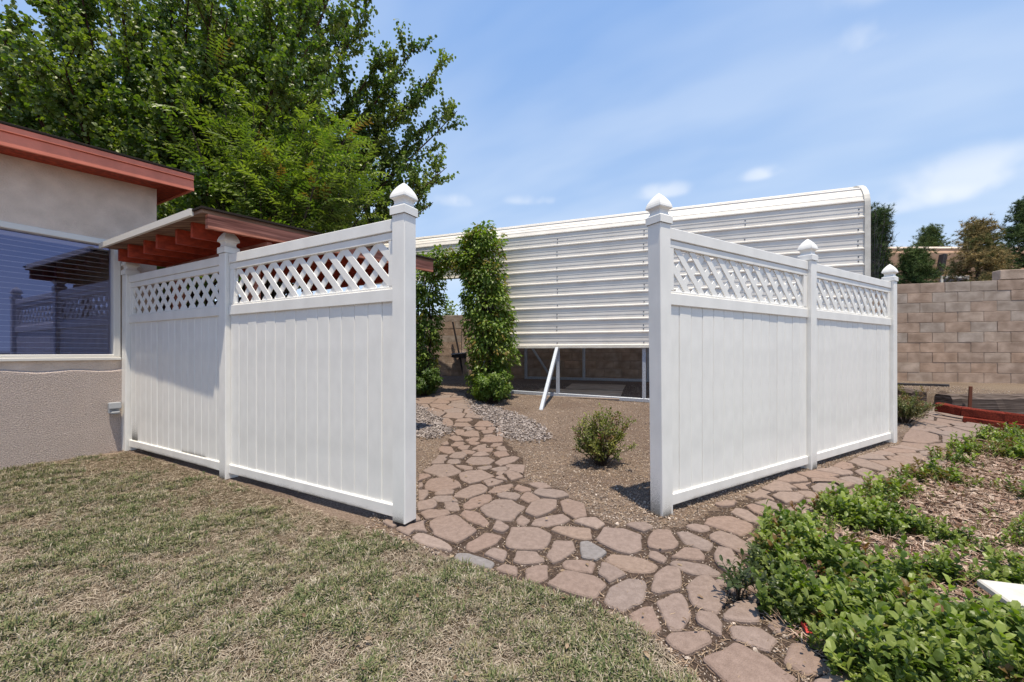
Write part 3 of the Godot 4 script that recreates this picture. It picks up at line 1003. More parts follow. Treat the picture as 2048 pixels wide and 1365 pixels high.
	# screw heads in rows over each leg
	var sc := begin()
	var head := CylinderMesh.new()
	head.top_radius = 0.007
	head.bottom_radius = 0.010
	head.height = 0.008
	head.radial_segments = 8
	head.rings = 1
	for t in [-1.52, -0.015, 1.49, 2.93]:
		for i in range(0, 9):
			for jj in [0.07, 0.135]:
				if (i * 7 + int(t * 10)) % 3 == 0 and jj > 0.1: continue
				sc.append_from(head, 0, Transform3D(Basis(Vector3.RIGHT, PI / 2), Vector3(t + 0.006 * sin(i * 5.0), low + i * 0.2286 + jj, 0.025)))
	var so := part("screw_heads", sc.commit(), M.screw, o)
	so.set_meta("kind", "stuff")

# ------------------------------------------------------------------ block walls
func make_block_walls() -> void:
	rng.seed = 12
	var q := Basis(Vector3(0.9595, 0, 0.2817), Vector3.UP, Vector3(-0.2817, 0, 0.9595))
	var big := thing("block_wall", "long tan concrete block wall behind the carport and timbers", "wall", Vector3(-0.947, 0.236, -11.11), q)
	blocks(big, 15.8, 11, 1.0, [[7.55, 11.9, 0, 11], [0.4, 5.3, 0, 5]])
	for i in 3: part("block", bevel_box(Vector3(0.394, 0.19, 0.19), 0.008), M["block_%d" % (i + 2)], big, Vector3(11.2 + 0.406 * i, 11.5 * 0.203, 0.1))
	var small := thing("block_wall", "lower pale block wall seen under the vine arch at left", "wall", Vector3(-9.0, 0.335, -13.6), Basis(Vector3(0.979, 0, 0.2045), Vector3.UP, Vector3(-0.2045, 0, 0.979)))
	blocks(small, 8.1, 9, 1.0, [[6.2, 8.1, 0, 9]])
	part("pilaster", bevel_box(Vector3(0.2, 1.83, 0.12), 0.01), M.block_2, small, Vector3(7.85, 0.9, 0.25))

func blocks(w: Node3D, length: float, rows: int, _k: float, single: Array) -> void:
	var core := begin()
	slab_box(core, Vector3(0, -0.5, 0.007), Vector3(length, rows * 0.203 - 0.004, 0.183))
	part("mortar", core.commit(), M.mortar, w)
	var rest := begin()
	for r in rows:
		var x := -0.203 if r % 2 else 0.0
		while x < length - 0.01:
			var x0 := maxf(x, 0.0)
			var x1 := minf(x + 0.406, length)
			var size := Vector3(snappedf(x1 - x0 - 0.010, 0.001), 0.194, 0.19)
			var m := bevel_box(size, 0.004)
			var at := Vector3((x0 + x1) / 2, (r + 0.5) * 0.203, 0.095 + rnd(-0.003, 0.003))
			var alone := false
			for s in single:
				if x0 >= s[0] and x0 < s[1] and r >= s[2] and r < s[3]: alone = true
			var tone: int = [0, 1, 2, 4][rng.randi() % 4] if r < rows * 0.45 else [0, 2, 3, 5, 1, 5][rng.randi() % 6]
			if alone: part("block", m, M["block_%d" % tone], w, at)
			else: rest.append_from(m, 0, Transform3D(Basis(), at))
			x += 0.406
	part("far_blocks", rest.commit(), M.block_1, w).set_meta("kind", "stuff")

# ------------------------------------------------------------------ fences
func cap_mesh() -> ArrayMesh:
	if made.has("cap"): return made.cap
	var st := begin()
	var prof := [[0.059, 0.0], [0.059, 0.046], [0.056, 0.051], [0.050, 0.054], [0.044, 0.060], [0.0405, 0.069], [0.0400, 0.077], [0.0415, 0.086], [0.046, 0.093], [0.053, 0.098], [0.058, 0.101], [0.0590, 0.107],
		[0.0565, 0.121], [0.0510, 0.137], [0.0430, 0.153], [0.0330, 0.169], [0.0215, 0.184], [0.0095, 0.197], [0.0, 0.206]]
	for i in prof.size() - 1:
		for k in 4:
			var a := Vector2(1, 1).rotated(k * PI / 2)
			var b := Vector2(1, 1).rotated((k + 1) * PI / 2)
			var p: Array = prof[i]
			var r: Array = prof[i + 1]
			var o := Vector3(a.x + b.x, (p[0] - r[0]) / maxf(r[1] - p[1], 0.0005) * 2.0, a.y + b.y)
			quad(st, Vector3(a.x * p[0], p[1], a.y * p[0]), Vector3(b.x * p[0], p[1], b.y * p[0]), Vector3(b.x * r[0], r[1], b.y * r[0]), Vector3(a.x * r[0], r[1], a.y * r[0]), o)
	made.cap = st.commit()
	return made.cap

func board_mesh(wd: float, ht: float) -> ArrayMesh:
	var key := "board %.3f" % wd
	if made.has(key): return made[key]
	var st := begin()
	st.append_from(bevel_box(Vector3(wd - 0.004, ht, 0.022), 0.004), 0, Transform3D())
	st.append_from(bevel_box(Vector3(0.008, ht, 0.006), 0.001), 0, Transform3D(Basis(), Vector3(wd / 2, 0, 0)))
	made[key] = st.commit()
	return made[key]

func make_fence(label: String, at: Vector3, x: Vector3, gap: float, leans: Array, low: Array) -> Node3D:
	var q := Basis(x, Vector3.UP, x.cross(Vector3.UP))
	var o := thing("vinyl_fence", label, "fence", at, q)
	for i in 3:
		var y0: float = low[i]
		var lean := Basis(Vector3(0, 0, 1), leans[i]) * Basis(Vector3.UP, rnd(-0.01, 0.01))
		var h := 1.885 - y0
		var p := part("post", bevel_box(Vector3(0.102, h, 0.102), 0.005), M.vinyl, o, Vector3(i * gap, y0 + h / 2, 0), lean)
		part("post_cap", cap_mesh(), M.vinyl, p, Vector3(0, h / 2 - 0.004, 0))
		if y0 > 0.02: part("post_core", bevel_box(Vector3(0.085, 0.16, 0.085), 0.004), M.dark_metal, p, Vector3(0, -h / 2 - 0.06, 0))
	var L := gap - 0.106
	for k in 2:
		var c := (k + 0.5) * gap
		part("rail", bevel_box(Vector3(L, 0.076, 0.052), 0.004), M.vinyl, o, Vector3(c, 1.833, 0))
		part("rail", bevel_box(Vector3(L, 0.080, 0.052), 0.004), M.vinyl, o, Vector3(c, 1.405, 0))
		part("rail", bevel_box(Vector3(L, 0.074, 0.052), 0.004), M.vinyl, o, Vector3(c, 0.086, 0))
		var bw := L / 15.0
		for i in 15:
			part("board", board_mesh(bw, 1.262), [M.vinyl, M.vinyl, M.vinyl_pale, M.vinyl_grey][rng.randi() % 4], o, Vector3(c - L / 2 + (i + 0.5) * bw, 0.742, rnd(-0.0018, 0.0018)), Basis(Vector3.UP, rnd(-0.012, 0.012)))
		part("lattice_frame", bevel_box(Vector3(L, 0.05, 0.034), 0.003), M.vinyl, o, Vector3(c, 1.768, 0))
		part("lattice_frame", bevel_box(Vector3(L, 0.014, 0.034), 0.003), M.vinyl, o, Vector3(c, 1.454, 0))
		for s in [-1, 1]: part("lattice_frame", bevel_box(Vector3(0.062, 0.280, 0.034), 0.003), M.vinyl, o, Vector3(c + s * (L / 2 - 0.031), 1.602, 0))
		# diagonal slats in two layers
		var hw := L / 2 - 0.045
		var y_low := 1.452
		var y_high := 1.752
		for s in [-1.0, 1.0]:
			var b := -hw - 0.3 + (0.05 if s > 0 else 0.02)
			while b < hw + 0.3:
				# the line x = b + s * (y - mid), kept inside the frame
				var mid := (y_low + y_high) / 2
				var lo := y_low
				var hi := y_high
				if s > 0:
					lo = maxf(lo, mid + (-hw - b))
					hi = minf(hi, mid + (hw - b))
				else:
					lo = maxf(lo, mid + (b - hw))
					hi = minf(hi, mid + (b + hw))
				if hi - lo > 0.05:
					var y := (lo + hi) / 2
					part("lattice_slat", bevel_box(Vector3(0.049, snappedf((hi - lo) * 1.4142, 0.002), 0.0065), 0.0015), M.vinyl, o, Vector3(c + b + s * (y - mid), y, -s * 0.0036), Basis(Vector3(0, 0, 1), -s * PI / 4))
				b += 0.160
	return o

func make_fences() -> void:
	rng.seed = 4
	var a := make_fence("white vinyl lattice-top fence left of the gap, joined to the house", Vector3(-4.12, 0, -4.31), Vector3(0.879, 0, 0.477), 1.971, [-0.012, 0.004, 0.002], [0.0, 0.0, 0.034])
	var b := make_fence("white vinyl lattice-top fence right of the gap, beside the paved walk", Vector3(0.965, 0, -2.60), Vector3(0.857, 0, -0.515), 2.018, [0.014, 0.004, 0.004], [0.0, 0.0, 0.0])
	# mud splashed by rain on the feet of the fences
	splash(b, Vector3(-0.0525, 0.004, 0), Vector3(0, 0, 1), 0.096, 0.30, 0.014)
	splash(b, Vector3(0, 0.004, 0.0525), Vector3(1, 0, 0), 0.096, 0.12, 0.0)
	splash(b, Vector3(2.018, 0.004, 0.0525), Vector3(1, 0, 0), 0.096, 0.14, 0.0)
	splash(a, Vector3(0.16, 0.125, 0.0135), Vector3(1, 0, 0), 0.16, 0.26, 0.0)
	splash(a, Vector3(1.4, 0.125, 0.0135), Vector3(1, 0, 0), 0.5, 0.05, 0.0)
	splash(a, Vector3(1.0, 0.05, 0.0275), Vector3(1, 0, 0), 1.7, 0.04, 0.0)
	splash(a, Vector3(2.95, 0.05, 0.0275), Vector3(1, 0, 0), 1.7, 0.035, 0.0)
	splash(a, Vector3(1.971, 0.004, 0.0525), Vector3(1, 0, 0), 0.096, 0.14, 0.0)
	splash(a, Vector3(3.942, 0.036, 0.0525), Vector3(1, 0, 0), 0.096, 0.09, 0.0)
	splash(a, Vector3(3.9945, 0.036, 0), Vector3(0, 0, 1), 0.096, 0.10, 0.0)
	splash(b, Vector3(1.0, 0.05, 0.0275), Vector3(1, 0, 0), 1.7, 0.03, 0.0)
	a.set_meta("group", "white vinyl fences")
	b.set_meta("group", "white vinyl fences")

func splash(o: Node3D, at: Vector3, x: Vector3, w: float, h: float, lean: float) -> void:
	var st := begin()
	var n := x.cross(Vector3.UP)
	if n.dot(at) < 0.0 and absf(x.z) > 0.5: n = -n
	var up := Vector3(-lean, 1, 0) * h
	for k in [[-0.5, 0.0], [0.5, 0.0], [0.5, 1.0], [-0.5, 0.0], [0.5, 1.0], [-0.5, 1.0]]:
		st.set_normal(n)
		st.set_uv(Vector2(k[0] + 0.5, 1.0 - k[1]))
		st.add_vertex(x * k[0] * w + up * k[1])
	part("mud_splash", st.commit(), M.mud, o, at)

# ------------------------------------------------------------------ leaf shapes
func leaf_mesh(l: float, w: float, fold := 0.25, droop := 0.15) -> ArrayMesh:
	var key := "leaf %.3f %.3f" % [l, w]
	if made.has(key): return made[key]
	var st := begin()
	one_leaf(st, Transform3D(), l, w, fold, droop)
	made[key] = st.commit()
	return made[key]

func one_leaf(st: SurfaceTool, t: Transform3D, l: float, w: float, fold := 0.25, droop := 0.15) -> void:
	var b := t * Vector3.ZERO
	var m1 := t * Vector3(0, 0.02 * l, l * 0.3)
	var m2 := t * Vector3(0, -0.03 * l, l * 0.74)
	var tip := t * Vector3(0, -droop * l, l)
	var e := w / 2
	var l1 := t * Vector3(-e, fold * e, l * 0.32)
	var r1 := t * Vector3(e, fold * e, l * 0.32)
	var l2 := t * Vector3(-e * 0.86, fold * e - 0.03 * l, l * 0.74)
	var r2 := t * Vector3(e * 0.86, fold * e - 0.03 * l, l * 0.74)
	var up := t.basis.y
	tri(st, b, l1, m1, up)
	tri(st, b, m1, r1, up)
	quad(st, m1, l1, l2, m2, up)
	quad(st, m1, r1, r2, m2, up)
	tri(st, m2, l2, tip, up)
	tri(st, m2, r2, tip, up)

func small_leaf(st: SurfaceTool, t: Transform3D, l: float, w: float) -> void:
	var up := t.basis.y
	tri(st, t * Vector3.ZERO, t * Vector3(-w / 2, 0.1 * w, l * 0.45), t * Vector3(0, -l * 0.1, l), up)
	tri(st, t * Vector3.ZERO, t * Vector3(w / 2, 0.1 * w, l * 0.45), t * Vector3(0, -l * 0.1, l), up)

func frond_mesh() -> ArrayMesh:
	var st := begin()
	var n := 8
	var last := Vector3.ZERO
	for i in range(1, n + 1):
		var u := float(i) / n
		var p := Vector3(0, 0.06 * sin(u * 2.2) - 0.17 * u * u, 0.40 * u)
		quad(st, last + Vector3(-0.002, 0, 0), last + Vector3(0.002, 0, 0), p + Vector3(0.0015, 0, 0), p + Vector3(-0.0015, 0, 0), Vector3.UP)
		var l := 0.115 * (1.0 - 0.5 * absf(u - 0.45))
		for s in [-1.0, 1.0]:
			small_leaf(st, Transform3D(along(Vector3(s * 0.9, -0.3 - rnd(0, 0.35), rnd(0.25, 0.6)), s * rnd(0.0, 0.5)), p), l, 0.033)
		last = p
	small_leaf(st, Transform3D(Basis(), last), 0.09, 0.032)
	return st.commit()

func sprig_mesh(n: int, len: float, l: float, w: float, spread: float, hang := 0.0) -> ArrayMesh:
	# a stem with leaves in pairs and a tuft at its end
	var st := begin()
	var bend := Vector3(rnd(-0.25, 0.25), 0, rnd(-0.25, 0.25)) * len
	tube(st, [Vector3.ZERO, Vector3(0, len * 0.5, 0) + bend * 0.3, Vector3(0, len, 0) + bend], [0.0022, 0.0018, 0.001], 3)
	for i in n:
		var u := 0.3 + 0.7 * float(i) / maxf(n - 1, 1)
		var p := Vector3(0, len * u, 0) + bend * u * u
		var an := i * 2.4 + rnd(-0.4, 0.4)
		var d := Vector3(cos(an), spread * (0.3 + u) - hang, sin(an))
		one_leaf(st, Transform3D(along(d, rnd(-0.5, 0.5)), p), l * rnd(0.75, 1.15), w * rnd(0.8, 1.1), 0.3, 0.2)
	return st.commit()

func mixed(a: Color, b: Color, k := 0.15) -> Color:
	var c := a.lerp(b, rng.randf())
	return c * (1.0 + rnd(-k, k))

# ------------------------------------------------------------------ trees
func bez(a: Vector3, b: Vector3, c: Vector3, u: float) -> Vector3:
	return a.lerp(b, u).lerp(b.lerp(c, u), u)

func limb(st: SurfaceTool, a: Vector3, b: Vector3, c: Vector3, r0: float, r1: float, seg: int, sides: int) -> void:
	var pts := []
	var rad := []
	for i in seg + 1:
		var u := float(i) / seg
		pts.append(bez(a, b, c, u))
		rad.append(lerpf(r0, r1, u))
	tube(st, pts, rad, sides)

func make_trees() -> void:
	rng.seed = 101
	# the big tree behind the house: several stems, upswept branches
	var base := Vector3(-7.4, 0.2, -8.5)
	var o := thing("leafy_tree", "tall dense green leafy tree with upswept branches behind the house", "tree", base)
	var trunk := begin()
	limb(trunk, Vector3(0, -0.2, 0), Vector3(0.1, 1.0, 0), Vector3(0.0, 2.4, 0.1), 0.24, 0.17, 6, 10)
	part("trunk", trunk.commit(), M.red_bark, o)
	var tips := []
	for t in [[835, 85, 9.2], [880, 128, 9.4], [914, 222, 9.6], [893, 335, 9.3], [866, 405, 9.4], [700, 35, 8.8], [765, 105, 9.0], [800, 210, 9.5], [815, 320, 9.3], [735, 10, 8.6], [640, -60, 8.4], [700, 200, 9.2], [740, 300, 9.2], [640, 130, 8.3], [780, 400, 9.3], [560, 30, 7.6], [850, 250, 9.7], [840, 370, 9.6], [790, 140, 9.7], [845, 180, 9.4]]:
		tips.append(Vector3((t[0] - 1024) / 800.0 * t[2], 1.055 + (705 - t[1]) / 800.0 * t[2], -t[2]) - base)
	for i in 60:
		var Z := rnd(5.9, 9.8)
		tips.append(Vector3(rnd(-1.45, -0.42) * Z, 1.055 + rnd(0.42, 1.02) * Z, -Z) - base)
	for i in 16:
		var Z := rnd(5.6, 7.2)
		tips.append(Vector3(rnd(-1.4, -0.75) * Z, 1.055 + rnd(0.36, 0.75) * Z, -Z) - base)
	for i in 18:
		var Z := rnd(7.2, 9.4)
		tips.append(Vector3(rnd(-1.25, -0.42) * Z, 1.055 + rnd(0.74, 0.98) * Z, -Z) - base)
	var xf := []
	var cols := []
	var deep := Color(0.090, 0.150, 0.038)
	var light := Color(0.28, 0.32, 0.085)
	for ti in tips.size():
		var tip: Vector3 = tips[ti]
		var a := Vector3(0, clampf(tip.y * 0.25, 0.8, 2.4), 0)
		var b := Vector3(tip.x * 0.62, lerpf(a.y, tip.y, 0.42), tip.z * 0.62)
		var st := begin()
		limb(st, a, b, tip, 0.062, 0.008, 9, 5)
		var edge: bool = ti < 20
		var n := 22
		for j in n:
			var u := 0.36 + 0.62 * (j + rng.randf()) / n
			var p := bez(a, b, tip, u)
			var tan := (bez(a, b, tip, minf(u + 0.04, 1.0)) - bez(a, b, tip, u - 0.04)).normalized()
			var side := Vector3(rnd(-1, 1), rnd(-0.5, 0.9), rnd(-1, 1)).normalized()
			var d := (tan * 0.9 + side * (0.95 if edge else 1.15) + Vector3(0, 0.35, 0)).normalized()
			var L := rnd(0.55, 1.15) * (1.15 - 0.6 * u) * 1.0
			var e := p + d * L + Vector3(0, 0.15 * L, 0)
			var mid := (p + e) / 2 + side * 0.08 * L - Vector3(0, 0.06 * L, 0)
			limb(st, p, mid, e, 0.012, 0.003, 3, 3)
			var tone := rnd(-0.2, 0.75)
			for k in 7:
				var s := p if k == 0 else bez(p, mid, e, rnd(0.25, 0.95))
				var ed := e if k == 0 else s + (d + Vector3(rnd(-1, 1), rnd(-0.4, 0.9), rnd(-1, 1)) * 0.8).normalized() * rnd(0.2, 0.42)
				var m: int = int(s.distance_to(ed) / 0.026) + 2
				for q in m:
					var v := s.lerp(ed, (q + rng.randf() * 0.6) / m) + Vector3(rnd(-1, 1), rnd(-1, 1), rnd(-1, 1)) * 0.045
					var ld := Vector3(rnd(-1, 1), rnd(-1.1, 0.25), rnd(-1, 1))
					var sc := rnd(0.75, 1.25)
					xf.append(Transform3D(along(ld, rnd(-1.2, 1.2)).scaled(Vector3.ONE * sc), v))
					cols.append(deep.lerp(light, clampf(tone + rnd(-0.25, 0.45), 0, 1)) * rnd(0.8, 1.2))
		part("limb", st.commit(), M.red_bark, o)
	scatter("crown", leaf_mesh(0.070, 0.058, 0.2, 0.2), M.leaf, o, xf, cols)
	# the feathery tree in front of it
	base = Vector3(-3.95, 0.1, -6.4)
	o = thing("locust_tree", "yellow-green feather-leaved young tree behind the patio cover", "tree", base)
	xf = []
	cols = []
	tips = []
	for t in [[430, 110, 6.2], [505, 195, 6.0], [365, 205, 5.7], [610, 240, 6.3], [700, 250, 6.6], [640, 195, 6.6], [745, 395, 6.8], [560, 330, 5.9], [480, 290, 5.6], [690, 370, 6.4], [590, 400, 5.9], [420, 250, 6.6], [370, 320, 6.2], [650, 300, 5.7], [520, 380, 5.7], [735, 320, 7.0], [440, 390, 5.9], [350, 395, 6.3], [400, 420, 6.0]]:
		tips.append(Vector3((t[0] - 1024) / 800.0 * t[2], 1.055 + (705 - t[1]) / 800.0 * t[2], -t[2]) - base)
	for i in 18:
		var Z := rnd(5.8, 7.2)
		tips.append(Vector3(rnd(-0.82, -0.38) * Z, 1.055 + rnd(0.36, 0.56) * Z, -Z) - base)
	trunk = begin()
	limb(trunk, Vector3(0, -0.15, 0), Vector3(0.08, 0.8, 0), Vector3(0.02, 1.7, 0.05), 0.10, 0.06, 5, 8)
	part("trunk", trunk.commit(), M.bark, o)
	for tip: Vector3 in tips:
		var a := Vector3(0.02, clampf(tip.y * 0.3, 0.6, 1.7), 0.04)
		var b := Vector3(tip.x * 0.55, lerpf(a.y, tip.y, 0.5), tip.z * 0.55)
		var st := begin()
		limb(st, a, b, tip, 0.034, 0.006, 8, 5)
		for j in 38:
			var u := 0.42 + 0.58 * (j + rng.randf()) / 38.0
			var p := bez(a, b, tip, u) + Vector3(rnd(-1, 1), rnd(-0.8, 0.8), rnd(-1, 1)) * 0.20 * (1.0 if u < 0.93 else 0.25)
			var tan := (tip - b).normalized()
			var d := (tan * 0.4 + Vector3(rnd(-1, 1), rnd(-0.15, 0.7), rnd(-1, 1))).normalized()
			xf.append(Transform3D(along(d, rnd(-0.5, 0.5)).scaled(Vector3.ONE * rnd(0.75, 1.15)), p))
			var c := mixed(Color(0.12, 0.19, 0.04), Color(0.33, 0.37, 0.10), 0.2)
			if rng.randf() < 0.035: c = Color(0.24, 0.13, 0.05)
			cols.append(c)
		part("limb", st.commit(), M.bark, o)
	scatter("crown", frond_mesh(), M.leaf, o, xf, cols)

func tuft_mesh() -> ArrayMesh:
	# a brush of needles
	var st := begin()
	for i in 26:
		var d := Vector3(rnd(-1, 1), rnd(-0.5, 1.1), rnd(-1, 1)).normalized()
		var s := d.cross(Vector3(rnd(-1, 1), rnd(-1, 1), rnd(-1, 1))).normalized() * 0.005
		tri(st, -s, s, d * rnd(0.07, 0.13), d.cross(s))
	return st.commit()

func pine(label: String, x: float, Z: float, ground: float, height: float, width: float, a: Color, b: Color, seed_: int, tall := 0.0) -> void:
	rng.seed = seed_
	var o := thing("pinyon_pine", label, "pine tree", Vector3(x, ground, -Z), Basis(), "pines beyond the block wall")
	var st := begin()
	limb(st, Vector3(0, -0.2, 0), Vector3(0.05, height * 0.4, 0), Vector3(0, height * 0.93, 0), 0.05 + width * 0.03, 0.012, 6, 6)
	var xf := []
	var cols := []
	var n := int(46 * height * width / 4.0) + 26
	for i in n:
		var u := pow(rng.randf(), 0.8)
		var an := rnd(0, TAU)
		var prof := (sin(PI * (0.18 + 0.8 * u)) * 0.95 + 0.05) if tall == 0.0 else (1.0 - u * 0.92)
		var r := width / 2 * prof * rnd(0.45, 1.0)
		var y := height * (0.08 + 0.9 * u)
		var e := Vector3(cos(an) * r, y, sin(an) * r)
		var s := Vector3(0, y - r * 0.45, 0)
		limb(st, s, (s + e) / 2 - Vector3(0, 0.05, 0), e, 0.014, 0.005, 3, 3)
		var tone := rng.randf()
		var k := 30
		for j in k:
			var p := e + Vector3(rnd(-1, 1), rnd(-0.7, 0.8), rnd(-1, 1)) * (0.16 + 0.05 * width) - (e - s).normalized() * rnd(0, 0.25)
			xf.append(Transform3D(Basis.from_euler(Vector3(rnd(-0.6, 0.6), rnd(0, TAU), rnd(-0.6, 0.6))).scaled(Vector3.ONE * rnd(0.8, 1.3)), p))
			cols.append(a.lerp(b, clampf(tone + rnd(-0.3, 0.3), 0, 1)) * rnd(0.75, 1.25))
	part("trunk", st.commit(), M.bark, o)
	if not made.has("tuft"): made.tuft = tuft_mesh()
	scatter("crown", made.tuft, M.needle, o, xf, cols)

func make_beyond() -> void:
	var dk := Color(0.05, 0.09, 0.03)
	var gr := Color(0.13, 0.175, 0.055)
	pine("narrow dark pine just past the carport's right end", 10.6, 11.6, 0.3, 5.0, 1.25, dk, gr, 301, 1.0)
	pine("low round green pine right of the farthest fence post", 11.3, 11.2, 0.3, 3.75, 1.45, dk, Color(0.11, 0.15, 0.04), 302)
	pine("distant dark pine showing over the adobe roof", 20.4, 19.5, 1.0, 6.2, 2.6, dk, gr, 303)
	pine("yellow-brown tinged pine in front of the adobe house", 14.3, 12.3, 0.3, 4.85, 2.15, Color(0.10, 0.125, 0.04), Color(0.34, 0.245, 0.105), 304)
	pine("largest dark green pine at the right edge of the photo", 18.9, 14.6, 0.6, 6.1, 2.5, dk, gr, 305)
	rng.seed = 310
	# bare twigs against the sky beside the carport
	var tw := thing("bare_shrub", "bare dark twigs sticking up beside the carport's right end", "shrub", Vector3(8.95, 0.4, -9.9))
	var st := begin()
	for i in 16:
		var e := Vector3(rnd(-0.25, 0.35), rnd(3.2, 4.2), rnd(-0.3, 0.3))
		limb(st, Vector3(0, 0, 0), Vector3(e.x * 0.2, e.y * 0.6, e.z * 0.2), e, 0.012, 0.003, 6, 3)
		for j in 5:
			var p := e * rnd(0.75, 1.0)
			limb(st, p, p + Vector3(0.05, 0.06, 0), p + Vector3(rnd(-0.25, 0.25), rnd(0.05, 0.3), rnd(-0.2, 0.2)), 0.005, 0.002, 2, 3)
	part("twigs", st.commit(), M.dark_metal, tw)
	# the house beyond: rounded stucco walls, a window, a roof spout
	var h := thing("adobe_house", "brown stucco flat-roofed house beyond the block wall at right", "house", Vector3(14.6, 0.0, -17.0))
	part("wall", bevel_box(Vector3(8.0, 5.5, 6.0), 0.22), M.adobe, h, Vector3(5.3, 2.75, -3.0))
	part("wall", bevel_box(Vector3(5.0, 4.6, 5.0), 0.22), M.adobe, h, Vector3(9.3, 2.3, 0.6))
	part("parapet", bevel_box(Vector3(7.7, 0.18, 0.5), 0.08), M.smooth_stucco, h, Vector3(5.3, 5.5, -0.35))
	var w := part("window", bevel_box(Vector3(1.2, 1.2, 0.1), 0.01), M.window_white, h, Vector3(4.2, 3.7, 0.0))
	part("pane", bevel_box(Vector3(1.0, 0.46, 0.04), 0.004), M.room, w, Vector3(0, 0.27, 0.05))
	part("pane", bevel_box(Vector3(1.0, 0.46, 0.04), 0.004), M.room, w, Vector3(0, -0.27, 0.05))
	part("roof_spout", bevel_box(Vector3(0.16, 0.9, 0.25), 0.02), M.dark_metal, h, Vector3(3.55, 4.75, 0.1), Basis(Vector3(0, 0, 1), -0.2))
	# a young tree behind the low wall at the left
	var t := thing("young_tree", "small pale green tree behind the low wall, left of the vine", "tree", Vector3(-1.85, 0.4, -13.3))
	st = begin()
	var xf := []
	var cols := []
	for i in 12:
		var e := Vector3(rnd(-0.6, 0.6), rnd(1.6, 2.6), rnd(-0.5, 0.5))
		limb(st, Vector3(0, -0.2, 0), Vector3(e.x * 0.3, e.y * 0.5, e.z * 0.3), e, 0.03, 0.006, 5, 4)
		for j in 90:
			xf.append(Transform3D(along(Vector3(rnd(-1, 1), rnd(-0.8, 0.6), rnd(-1, 1)), rnd(-1, 1)), e * rnd(0.65, 1.02) + Vector3(rnd(-1, 1), rnd(-1, 1), rnd(-1, 1)) * 0.16))
			cols.append(mixed(Color(0.14, 0.19, 0.04), Color(0.25, 0.31, 0.08)))
	part("trunk", st.commit(), M.bark, t)
	scatter("crown", leaf_mesh(0.085, 0.06), M.leaf, t, xf, cols)

# ------------------------------------------------------------------ vines
func vine(called: String, label: String, base: Vector3, spine: Array, radii: Array, count: int, seed_: int, warm: float) -> void:
	rng.seed = seed_
	var o := thing(called, label, "vine", base)
	var st := begin()
	for k in 7:
		var off := Vector3(rnd(-0.16, 0.16), 0, rnd(-0.16, 0.16))
		var pts := []
		var rad := []
		for i in spine.size():
			pts.append(spine[i] + off * (1.0 if i else 0.5) + Vector3(rnd(-0.06, 0.06), 0, rnd(-0.06, 0.06)))
			rad.append(0.016 * (1.0 - 0.6 * i / spine.size()))
		tube(st, pts, rad, 4)
	part("stem", st.commit(), M.bark, o)
	var lengths := [0.0]
	for i in range(1, spine.size()): lengths.append(lengths[-1] + spine[i].distance_to(spine[i - 1]))
	var clumps := []
	for i in int(count / 24.0):
		var s: float = rng.randf() * lengths[-1]
		var q := 1
		while q < spine.size() - 1 and lengths[q] < s: q += 1
		var u: float = (s - lengths[q - 1]) / maxf(lengths[q] - lengths[q - 1], 0.01)
		var r: float = lerpf(radii[q - 1], radii[q], u)
		var d := Vector3(rnd(-1, 1), rnd(-0.5, 0.5), rnd(-1, 1)).normalized()
		clumps.append([spine[q - 1].lerp(spine[q], u) + d * r * pow(rng.randf(), 0.35), d, rng.randf()])
	var xf := []
	var cols := []
	for c in clumps:
		var odd := rng.randf() < warm
		for i in 24:
			var p: Vector3 = c[0] + Vector3(rnd(-1, 1), rnd(-1, 0.8), rnd(-1, 1)) * 0.10
			var d: Vector3 = c[1] + Vector3(rnd(-0.9, 0.9), rnd(-1.2, 0.1), rnd(-0.9, 0.9))
			xf.append(Transform3D(along(d, rnd(-0.8, 0.8)).scaled(Vector3.ONE * rnd(0.7, 1.2)), p))
			var col := Color(0.125, 0.20, 0.032).lerp(Color(0.26, 0.34, 0.07), clampf(c[2] + rnd(-0.3, 0.3), 0, 1))
			if odd and rng.randf() < 0.6: col = mixed(Color(0.25, 0.24, 0.045), Color(0.30, 0.20, 0.055))
			cols.append(col * rnd(0.8, 1.2))
	scatter("foliage", leaf_mesh(0.078, 0.036, 0.3, 0.25), M.leaf, o, xf, cols)

func make_vines() -> void:
	var b := on_ground(-0.5, 7.2)
	vine("vine_column", "thick column of climbing vine, right side of the arch by the carport", b,
		[Vector3(0.12, 0, 0), Vector3(0.10, 0.55, 0), Vector3(0.14, 1.0, 0), Vector3(0.08, 1.5, 0), Vector3(-0.02, 2.1, 0), Vector3(-0.05, 2.65, 0), Vector3(-0.04, 3.0, 0)], [0.24, 0.38, 0.46, 0.44, 0.36, 0.38, 0.18], 13000, 501, 0.22)
	vine("vine_arch", "darker vine forming the left side and top of the arch", on_ground(-1.75, 7.6),
		[Vector3(0, 0, 0), Vector3(0.05, 0.6, 0), Vector3(0.1, 1.2, 0), Vector3(0.1, 1.8, 0.05), Vector3(0.2, 2.35, 0.1), Vector3(0.55, 2.52, 0.2), Vector3(0.95, 2.45, 0.3), Vector3(1.2, 2.3, 0.35)], [0.24, 0.22, 0.26, 0.32, 0.36, 0.26, 0.24, 0.2], 7000, 502, 0.12)

